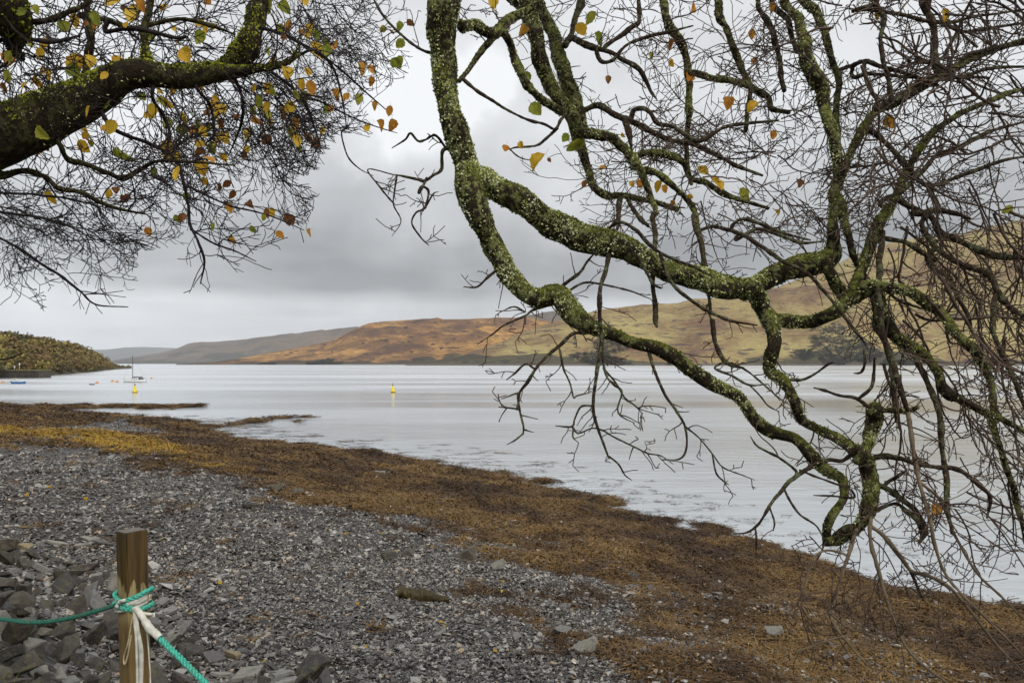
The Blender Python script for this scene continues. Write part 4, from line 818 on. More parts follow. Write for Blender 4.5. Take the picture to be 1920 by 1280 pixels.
# grass at the lower-left corner
M['grass'] = simple('grass_blade', (0.10, 0.13, 0.03), 0.7, 0.4, 20.0)
g = np.random.default_rng(31); vs, fs = [], []
gxy = g.uniform([-260, 1235], [75, 1420], (1500, 2)); gd_ = np.interp(gxy[:, 1], [1235, 1420], [5.2, 3.6]); gx_ = (gxy[:, 0] - 960) / F * gd_; GP = np.stack([gx_, gd_, ground(gx_, gd_) + 0.02], 1)
for k in range(1500):
    x, y = gxy[k]
    if y < 1235 + max(0, x - 20) * 0.9: continue
    bx, d, bz = GP[k]; L = g.uniform(0.07, 0.2); a = g.uniform(0, 6.28); w = g.uniform(0.002, 0.004); q = Vector((bx, d, bz)); dd_ = Vector((math.cos(a), math.sin(a), 0)); b = len(vs)
    for u in (0, 0.4, 0.75, 1):
        c_ = q + dd_ * (L * 0.75 * u * u) + Vector((0, 0, L * (u - 0.35 * u * u))); sd = Vector((-dd_.y, dd_.x, 0)) * w * (1 - u * 0.85); vs += [c_ - sd, c_ + sd]
    fs += [(b + 2 * i, b + 2 * i + 1, b + 2 * i + 3, b + 2 * i + 2) for i in range(3)]
tag(mesh_obj('grass', vs, fs, M['grass']), 'tufts of green grass at the lower-left corner', None, None, 'stuff')

# ------------------------------------------------------------------ trees
def mat_bark(name, bark_a, bark_b, lich, moss, amt, mossamt):
    t = NT(name); c = t.coord('Position'); n = t.noise(c, 26.0, 6, 0.65); n2 = t.noise(c, 75.0, 4, 0.6); n3 = t.noise(c, 7.0, 4)
    nz = t.n('ShaderNodeSeparateXYZ'); t.l(t.n('ShaderNodeNewGeometry').outputs['Normal'], nz.inputs[0])
    k = t.mix(t.mr(n2, 0.3, 0.7), bark_a, bark_b)
    k = t.mix(t.math('MULTIPLY', t.mr(t.math('ADD', n, t.math('MULTIPLY', t.math('SUBTRACT', n3, 0.5), 0.5)), 0.62 - amt * 0.3, 0.70 - amt * 0.3), 0.9), k, t.mix(t.mr(n2, 0.35, 0.65), tuple(x * 0.45 for x in lich), lich))
    up = t.mr(t.math('ADD', nz.outputs[2], t.math('MULTIPLY', t.math('SUBTRACT', n3, 0.5), 2.0)), 0.15, 0.75)
    k = t.mix(t.math('MULTIPLY', up, mossamt), k, t.mix(t.mr(n2, 0.3, 0.7), tuple(x * 0.35 for x in moss), moss))
    return t.done(t.bsdf(k, 0.9, t.bump(t.math('ADD', n, t.math('MULTIPLY', n2, 0.5)), 0.9, 0.012), 0.15))
M['bark'] = mat_bark('lichen_bark', (0.012, 0.009, 0.006), (0.045, 0.033, 0.020), (0.24, 0.25, 0.10), (0.17, 0.19, 0.018), 0.44, 0.5)
M['stem'] = mat_bark('stem_bark', (0.02, 0.013, 0.011), (0.07, 0.046, 0.032), (0.17, 0.175, 0.10), (0.10, 0.11, 0.03), 0.36, 0.2)
M['moss_bark'] = mat_bark('mossy_bark', (0.010, 0.007, 0.005), (0.032, 0.022, 0.012), (0.075, 0.07, 0.028), (0.07, 0.075, 0.012), 0.42, 0.6)
def mat_flake(name, cols):
    t = NT(name); c = t.coord('Position'); n = t.noise(c, 9.0, 3, 0.6); n2 = t.noise(c, 120.0, 2)
    k = t.ramp(t.math('ADD', t.math('MULTIPLY', n, 0.6), t.math('MULTIPLY', n2, 0.4)), cols); return t.done(t.bsdf(k, 0.9, None, 0.1))
M['lichen'] = mat_flake('lichen', [(0.36, (0.03, 0.03, 0.010)), (0.43, (0.16, 0.17, 0.05)), (0.49, (0.42, 0.45, 0.17)), (0.57, (0.74, 0.78, 0.48))])
M['moss'] = mat_flake('moss', [(0.34, (0.035, 0.04, 0.006)), (0.46, (0.15, 0.165, 0.018)), (0.58, (0.36, 0.38, 0.04))])
M['twig_r'] = simple('twig_bark', (0.085, 0.056, 0.040), 0.75, 0.6, 7.0)
M['twig_l'] = simple('fine_twig_bark', (0.022, 0.014, 0.015), 0.8, 0.4, 10.0)
M['twig_pale'] = simple('pale_twig_bark', (0.15, 0.112, 0.07), 0.75, 0.35, 12.0)

# where the photograph shows open sky or water between the branches
CLEAR = [[(-80, 592), (265, 592), (300, 552), (505, 545), (560, 480), (600, 360), (560, 335), (650, 285), (700, 345), (725, 475), (850, 470), (868, 560), (880, 650), (935, 690), (930, 860), (1100, 915), (1420, 925), (1330, 1330), (-80, 1330)],
         [(262, 470), (330, 470), (330, 560), (262, 560)],
         [(600, 300), (640, 250), (700, 260), (700, 200), (790, 120), (800, 320), (720, 400)],
         [(880, 70), (925, 85), (1000, 215), (1020, 290), (930, 300), (890, 310), (870, 190)], [(905, 300), (1000, 330), (1060, 400), (940, 345)],
         [(935, 440), (1080, 468), (1230, 520), (1380, 560), (1400, 650), (1290, 650), (1170, 605), (1070, 550), (990, 520)],
         [(960, 700), (1090, 700), (1240, 690), (1330, 735), (1440, 840), (1540, 905), (1550, 1000), (1400, 990), (1150, 900), (960, 850)],
         [(1310, 690), (1430, 700), (1480, 800), (1420, 780)], [(1500, 610), (1630, 640), (1640, 740), (1560, 790), (1500, 740)], [(1430, 550), (1580, 520), (1570, 570), (1500, 590)],
         [(1070, 210), (1080, 250), (1000, 260), (960, 190), (1000, 180)], [(1600, 40), (1640, 60), (1650, 130), (1560, 100)], [(1080, 110), (1170, 130), (1200, 180), (1120, 170)]]
CM = np.zeros((140, 220), bool)
for poly in CLEAR:
    for iy in range(140):
        for ix in range(220):
            if not CM[iy, ix] and inside(ix * 10 - 95, iy * 10 - 55, poly): CM[iy, ix] = True
def to_px(p): return 960 + p[0] / p[1] * F, HZ - (p[2] - EYE) / p[1] * F
def blocked(p):
    if p[1] < 1.2: return True
    x, y = to_px(p); ix, iy = int((x + 100) / 10), int((y + 60) / 10)
    return 0 <= ix < 220 and 0 <= iy < 140 and CM[iy, ix]
def slim(w): return w * 0.93 if w > 64 else w * float(np.interp(w, [4, 9, 20, 36, 46, 64], [0.80, 0.76, 0.60, 0.66, 0.84, 0.90]))
def trace(pts, d0, d1, wig=0.0, seed=0):
    """pixel trace (x, y, width) at a depth running from d0 to d1 -> rows x,y,z,radius"""
    n = len(pts); out = []
    for i, (x, y, w) in enumerate(pts):
        d = d0 + (d1 - d0) * i / (n - 1) + wig * math.sin(i * 1.7 + seed); p = P3(x, y, d); out.append((p.x, p.y, p.z, slim(w) / 2 / F * d))
    return np.array(out)
class Tree:
    def __init__(s, name, base, label, seed): s.root = tag(empty(name, base), label, 'tree'); s.base = Vector(base); s.paths = []; s.flakes = []; s.moss = []; s.nodes = []; s.bnodes = []; s.g = np.random.default_rng(seed); s.pale = []
    def obj(s, name, v, f, mat, smooth=True, **k):
        o = mesh_obj(name, v - np.array(s.base), f, mat, s.root, smooth); return tag(o, **k)
    def branch(s, rows, mat, name='branch', lump=0.22, flake=0, moss=0):
        r0 = rows[:, 3].max(); step = float(np.clip(r0 * 0.35, 0.006, 0.03)); q = smooth_path(rows, step); q[:, 3] = np.maximum(q[:, 3], 0.0012)
        g = s.g; n = len(q); arc = np.arange(n) * step; kk = g.uniform(0, 99)
        q[:, 3] *= 1 + 0.13 * vnoise(np.stack([arc / (r0 * 3.5) + kk, arc * 0, arc * 0], 1), 2) + 0.10 * vnoise(np.stack([arc / (r0 * 1.3) + kk, arc * 0 + 4, arc * 0], 1), 6)
        q[:, :3] += np.stack([vnoise(q[:, :3] * 7 + k * 9, 5 + k) for k in range(3)], 1) * np.minimum(q[:, 3:4] * 0.6, 0.016)
        a0, a1 = q[0].copy(), q[-1].copy(); t0 = q[0, :3] - q[1, :3]; t0 /= np.linalg.norm(t0); t1 = q[-1, :3] - q[-2, :3]; t1 /= np.linalg.norm(t1); ends = []
        for (a, tt) in ((a0, t0), (a1, t1)): ends.append([np.append(a[:3] + tt * a[3] * 0.40, a[3] * 0.72), np.append(a[:3] + tt * a[3] * 0.55, a[3] * 0.08)])
        q = np.vstack([ends[0][::-1], q, ends[1]]); n = len(q)
        ns = 22 if r0 > 0.05 else 14 if r0 > 0.018 else 8 if r0 > 0.008 else 6
        v, f = tube_arrays(q[:, :3], q[:, 3], ns, g.integers(99), lump, 0.55 / max(r0, 0.012))
        o = s.obj(name, v, f, mat)
        for cnt, store in ((flake, s.flakes), (moss, s.moss)):
            if not cnt: continue
            L = np.linalg.norm(np.diff(q[:, :3], axis=0), axis=1); area = (L * q[1:, 3] * 6.28); m = int(area.sum() * cnt)
            i = g.choice(n - 1, m, p=area / area.sum()); j = g.integers(0, ns, m); ua, ub = g.uniform(size=(m, 1)), g.uniform(size=(m, 1)); j2 = (j + 1) % ns; p = (v[i * ns + j] * (1 - ub) + v[i * ns + j2] * ub) * (1 - ua) + (v[(i + 1) * ns + j] * (1 - ub) + v[(i + 1) * ns + j2] * ub) * ua; nr = p - q[i, :3]; nr /= np.maximum(np.linalg.norm(nr, axis=1), 1e-6)[:, None]
            keep = g.uniform(size=m) < (0.50 + 1.0 * vnoise(p * 11, 17) + 0.5 * vnoise(p * 27, 19) + 0.22 * nr[:, 2] if store is s.flakes else 0.08 + 0.9 * vnoise(p * 8, 23) + 0.9 * nr[:, 2])
            store.append((p[keep] + g.normal(0, 0.25, (keep.sum(), 3)) * q[i[keep], 3:4] * 0.12, nr[keep], np.minimum(q[i[keep], 3], 0.07)))
        s.nodes.append(q[:: max(1, int(0.03 / step)), :3]); s.bnodes.append(s.nodes[-1])
        return q
    def grow(s, p, d, L, r, lvl, P, pale=False):
        g = s.g; n = max(3, int(L / P['step'])); pts = [p]; dirs = [d]; st = L / n
        for i in range(n):
            d = d + g.normal(0, P['wig'], 3) * [1, 0.7, 1] + np.array(P['trop'](i / n, lvl)); d = d / np.linalg.norm(d); p = p + d * st
            if blocked(p) and not P.get('free'): break
            pts.append(p); dirs.append(d)
        if len(pts) < 3: return
        pts = np.array(pts); m = len(pts); rr = np.maximum(r * (1 - 0.55 * np.arange(m) / max(n, 1)), P['rmin']); s.paths.append((pts, rr)); s.nodes.append(pts)
        if lvl >= P['max']: return
        nc = g.poisson(P['kids'][lvl] * L * m / (n + 1))
        for k in range(nc):
            i = g.integers(max(1, int(m * 0.12)), m); a = dirs[i]; side = np.cross(a, g.normal(0, 1, 3) * [0.4, 1.0, 0.4]); nn = np.linalg.norm(side)
            if nn < 1e-3: continue
            side = side / nn; an = math.radians(g.uniform(*P['ang'])); dd = a * math.cos(an) + side * math.sin(an)
            s.grow(pts[i], dd, L * g.uniform(*P['len'][lvl]), rr[i] * P['rk'], lvl + 1, P)
    def fringe(s, q, per_m, P, L=(0.25, 0.6), r=0.005, lo=0.0, hi=1.0):
        """twigs springing from a branch path q"""
        g = s.g; seg = np.linalg.norm(np.diff(q[:, :3], axis=0), axis=1).sum() * (hi - lo); n = g.poisson(per_m * seg); T = np.gradient(q[:, :3], axis=0); m = len(q)
        for k in range(n):
            i = int(g.uniform(lo, hi) * (m - 1)); a = T[i] / max(np.linalg.norm(T[i]), 1e-9); side = np.cross(a, g.normal(0, 1, 3) * [0.4, 1, 0.4]); nn = np.linalg.norm(side)
            if nn < 1e-3: continue
            an = math.radians(g.uniform(30, 80)); dd = a * math.cos(an) + side / nn * math.sin(an); s.grow(q[i, :3], dd, g.uniform(*L), min(r, q[i, 3] * 0.8) * g.uniform(0.7, 1.2), 0, P)
    def finish(s, twig_mat, leaves, flake_sz):
        V_, F_, b = [], [], 0
        for pts, rr in s.paths:
            v, f = tube_arrays(pts, rr, 5 if rr[0] > 0.004 else 4); V_.append(v); F_.append(f + b); b += len(v)
        s.obj('twigs', np.vstack(V_), np.vstack(F_), twig_mat, kind='stuff')
        for nm, store, mat, k in (('lichen', s.flakes, M['lichen'], 1.0), ('moss', s.moss, M['moss'], 1.15)):
            if not store: continue
            p = np.vstack([a for a, _, _ in store]); nr = np.vstack([a for _, a, _ in store]); sc = np.concatenate([a for _, _, a in store]); g = s.g; m = len(p)
            u = np.cross(nr, g.normal(size=(m, 3))); u /= np.linalg.norm(u, axis=1)[:, None]; w = np.cross(nr, u); up = nr * g.uniform(0.2, 1.0, (m, 1)); sz = (flake_sz * g.uniform(0.5, 1.4, m) * k * np.interp(sc, [0.006, 0.03], [0.5, 1.0]))[:, None]
            base = p - nr * 0.002
            v = np.stack([base - u * sz * 0.6, base + u * sz * 0.6, base + u * sz * 0.75 + (w * 0.6 + up) * sz, base - u * sz * 0.55 + (w * 0.5 + up * 0.9) * sz], 1).reshape(-1, 3)
            s.obj(nm, v, np.arange(m * 4).reshape(-1, 4), mat, smooth=False, kind='stuff')
        N = np.vstack(s.nodes); nx = 960 + N[:, 0] / N[:, 1] * F; ny = HZ - (N[:, 2] - EYE) / N[:, 1] * F; g = s.g
        for x, y, w, ck in leaves:
            d2 = (nx - x) ** 2 + (ny - y + w * 0.4) ** 2 + np.where(N[:, 1] < 2.2, 1e6, 0); i = int(np.argmin(d2)); dep = N[i, 1] - 0.02; sz = w * 1.2 / F * dep
            tip = g.uniform(-0.9, 0.9); hang = Vector((math.sin(tip), g.uniform(-0.35, 0.35), -math.cos(tip))).normalized(); fac = Vector((g.normal(0, 0.5), -1, g.normal(0, 0.5))).normalized(); xa = hang.cross(fac).normalized(); za = xa.cross(hang)
            mt = Matrix((xa, hang, za)).transposed().to_4x4(); pos = P3(x, y, dep) - hang * sz * 0.5 - s.base
            if d2[i] > (w * 0.9) ** 2:      # a thin stalk back to the twig
                a = np.array(P3(x, y, dep) - hang * sz * 0.5); pp = np.array([N[i], (N[i] + a) / 2 + [0, 0, -0.01], a]); v, f = tube_arrays(pp, np.full(3, 0.0016), 4); s.obj('leaf_stalk', v, f, twig_mat)
            o = bpy.data.objects.new('leaf', LEAF[ck][g.integers(4)]); link(o, s.root); o.matrix_local = Matrix.Translation(pos) @ mt @ Matrix.Diagonal((sz * g.uniform(0.85, 1.15), sz, sz, 1))

# ---- right-hand tree: lichen-covered, pendulous
rb = (2.9, -0.7, gz(2.9, -0.7) - 0.1)
RT = Tree('lichen_tree', rb, 'nearly bare lichen-covered tree with drooping branches on the right', 101)
PR = dict(step=0.027, wig=0.19, trop=lambda u, l: (0.01, 0, -0.02 + 0.05 * u), rmin=0.0022, max=2, kids=[15, 16], len=[(0.18, 0.5), (0.15, 0.4)], ang=(35, 75), rk=0.72)
PS = dict(PR, kids=[11, 12], wig=0.17, free=True)
TRUNK = np.array([(2.9, -0.7, rb[2] - 0.3, 0.30), (2.88, -0.65, rb[2] + 0.4, 0.24), (2.8, -0.5, 5.2, 0.20), (2.6, -0.2, 6.9, 0.18), (2.3, 0.4, 8.3, 0.15), (1.8, 1.6, 9.0, 0.12), (1.2, 3.2, 9.15, 0.10), (0.9, 4.8, 9.5, 0.08), (0.9, 6.2, 10.0, 0.05)])
RT.branch(TRUNK, M['bark'], 'trunk', 0.18, 1500)
ARM = np.array([(2.5, 0.0, 7.6, 0.12), (2.95, 1.4, 8.4, 0.10), (3.4, 2.8, 8.8, 0.085), (3.7, 4.4, 9.3, 0.07), (4.6, 6.0, 9.6, 0.04)]); RT.branch(ARM, M['bark'], 'limb', 0.18, 1000)
ARM2 = np.array([(2.7, -0.3, 6.5, 0.10), (3.3, 1.2, 6.9, 0.085), (3.75, 3.0, 7.0, 0.07), (4.2, 4.6, 6.9, 0.05)]); RT.branch(ARM2, M['bark'], 'limb', 0.18, 1000)
def hook(rows, to):
    """carry a branch from its first traced point back to the limb it springs from"""
    L = to[:, :3]; i = int(np.argmin(np.linalg.norm(L - rows[0, :3], axis=1))); a = to[i]; mid = (a + rows[0]) / 2; mid[2] += 0.10; mid[3] = max(rows[0, 3], 0.01); aa = a.copy(); aa[3] = rows[0, 3] * 1.1
    return np.vstack([aa, mid, rows])
TS = smooth_path(TRUNK, 0.1); AS = smooth_path(ARM, 0.1); A2S = smooth_path(ARM2, 0.1)
# thick limbs   (x, y, width in px), depth0, depth1
BIG = [
 ([(838,-60,62),(834,0,60),(828,60,58),(832,120,58),(838,180,58),(850,230,62),(862,280,62),(876,322,60),(886,362,54),(900,410,51),(920,455,49),(945,500,47),(973,538,45),(1003,556,43),(1040,551,42),(1060,570,46),(1085,600,42),(1120,618,37),(1160,632,35),(1200,648,34),(1250,662,37),(1290,690,35),(1340,722,34),(1380,745,33),(1410,780,32),(1440,805,31),(1490,820,31),(1520,850,33),(1540,875,31),(1575,900,28),(1580,930,27),(1560,965,27),(1552,1000,27),(1553,1022,29)], 4.2, 3.7, TS),
 ([(868,318,40),(895,338,54),(930,352,58),(975,376,61),(1020,410,62),(1075,436,61),(1130,449,58),(1190,475,54),(1250,505,50),(1300,522,50),(1350,535,52),(1390,542,50),(1418,545,46)], 4.17, 4.0, None),
 ([(1395,545,40),(1420,535,44),(1450,515,44),(1490,500,46),(1530,494,46),(1556,482,42),(1562,455,32),(1558,420,32),(1562,380,30),(1572,350,30),(1586,310,27),(1610,262,25),(1640,215,25),(1680,188,26),(1740,158,22),(1790,128,18),(1860,95,14),(1960,60,12)], 4.05, 4.5, None),
 ([(1410,540,44),(1432,575,42),(1450,600,44),(1456,640,36),(1446,665,36),(1443,695,34),(1468,715,34),(1490,750,32),(1502,785,31),(1530,802,31),(1565,818,32),(1600,840,34),(1625,870,34),(1636,905,38),(1632,948,38),(1608,990,30),(1577,1012,32),(1553,1018,26)], 4.0, 3.7, None),
 ([(1448,600,34),(1490,600,34),(1525,602,35),(1560,590,34),(1585,570,36),(1612,548,38),(1640,532,36),(1690,538,33),(1730,560,31),(1770,595,30),(1800,630,30),(1830,660,28),(1850,690,27),(1862,740,22),(1862,800,21),(1880,860,20),(1905,930,18),(1925,1020,15)], 4.0, 3.7, None),
 ([(1545,490,34),(1563,515,34),(1580,548,34),(1592,566,32)], 4.03, 4.0, None),
 ([(1588,566,34),(1608,522,35),(1630,475,33),(1650,420,30),(1667,395,28),(1690,345,26),(1720,282,22),(1760,236,18),(1820,205,15),(1900,172,12),(1980,150,10)], 4.0, 4.6, None),
 ([(1640,540,36),(1655,590,42),(1688,638,38),(1730,665,32),(1758,700,30),(1772,735,27),(1800,748,24),(1850,772,21),(1880,788,19),(1960,830,15)], 4.0, 3.6, None),
 ([(1637,764,38),(1634,785,40),(1628,815,38),(1620,842,34),(1604,862,28)], 3.75, 3.72, None),
 ([(1640,770,18),(1670,768,18),(1700,770,15),(1722,762,10)], 3.74, 3.7, None),
 ([(962,-50,44),(985,10,42),(1003,60,40),(1014,110,38),(1030,150,38),(1052,190,38),(1074,222,40),(1085,260,34),(1098,300,28),(1112,345,28),(1140,366,26),(1180,370,22),(1225,378,17),(1270,392,12)], 4.9, 4.7, TS),
 ([(1010,-40,34),(1030,50,36),(1048,110,38),(1064,155,38),(1082,200,36),(1094,240,28)], 5.2, 4.95, TS),
 ([(862,52,34),(890,47,31),(915,60,30),(932,58,30),(955,40,26),(985,22,24),(1015,5,20)], 4.22, 4.7, None),
 ([(862,155,13),(878,132,14),(896,105,16),(915,82,19),(938,62,24),(952,78,25),(968,112,26),(990,158,26),(1020,188,26),(1055,208,24),(1075,215,18)], 4.22, 4.75, None),
 ([(1080,250,30),(1115,256,28),(1145,262,27),(1170,278,28),(1190,300,30),(1205,320,26),(1215,345,20),(1222,372,16),(1232,400,14)], 4.75, 4.5, None),
 ([(1188,292,24),(1215,286,22),(1250,290,22),(1280,305,20),(1295,335,18),(1330,345,16),(1380,372,13),(1440,390,10)], 4.7, 4.6, None),
 ([(1205,318,22),(1235,325,20),(1262,350,18),(1290,378,16),(1305,410,14),(1312,450,14),(1320,490,12),(1322,520,11)], 4.65, 4.4, None),
 ([(1490,-40,26),(1500,40,31),(1506,90,35),(1520,132,37),(1540,172,37),(1550,212,32),(1560,252,32),(1566,300,28),(1570,350,26),(1577,400,25),(1590,450,22),(1610,500,20),(1640,540,20)], 4.7, 4.05, AS),
 ([(1515,-40,26),(1535,30,25),(1548,70,21),(1560,110,19),(1572,160,19),(1568,210,17),(1570,260,15)], 4.9, 4.7, AS),
 ([(1338,-40,18),(1352,30,23),(1368,70,23),(1380,105,20),(1396,140,17),(1405,170,15),(1402,215,13),(1396,250,10)], 5.2, 5.0, TS),
 ([(1285,135,18),(1320,145,20),(1360,152,18),(1402,165,20),(1440,182,20),(1446,205,15),(1480,212,10)], 5.1, 5.0, None),
 ([(1235,-40,22),(1250,40,27),(1272,75,26),(1284,110,26),(1294,160,20),(1292,210,19),(1288,260,17),(1290,310,16),(1296,345,12)], 5.3, 5.1, TS),
]
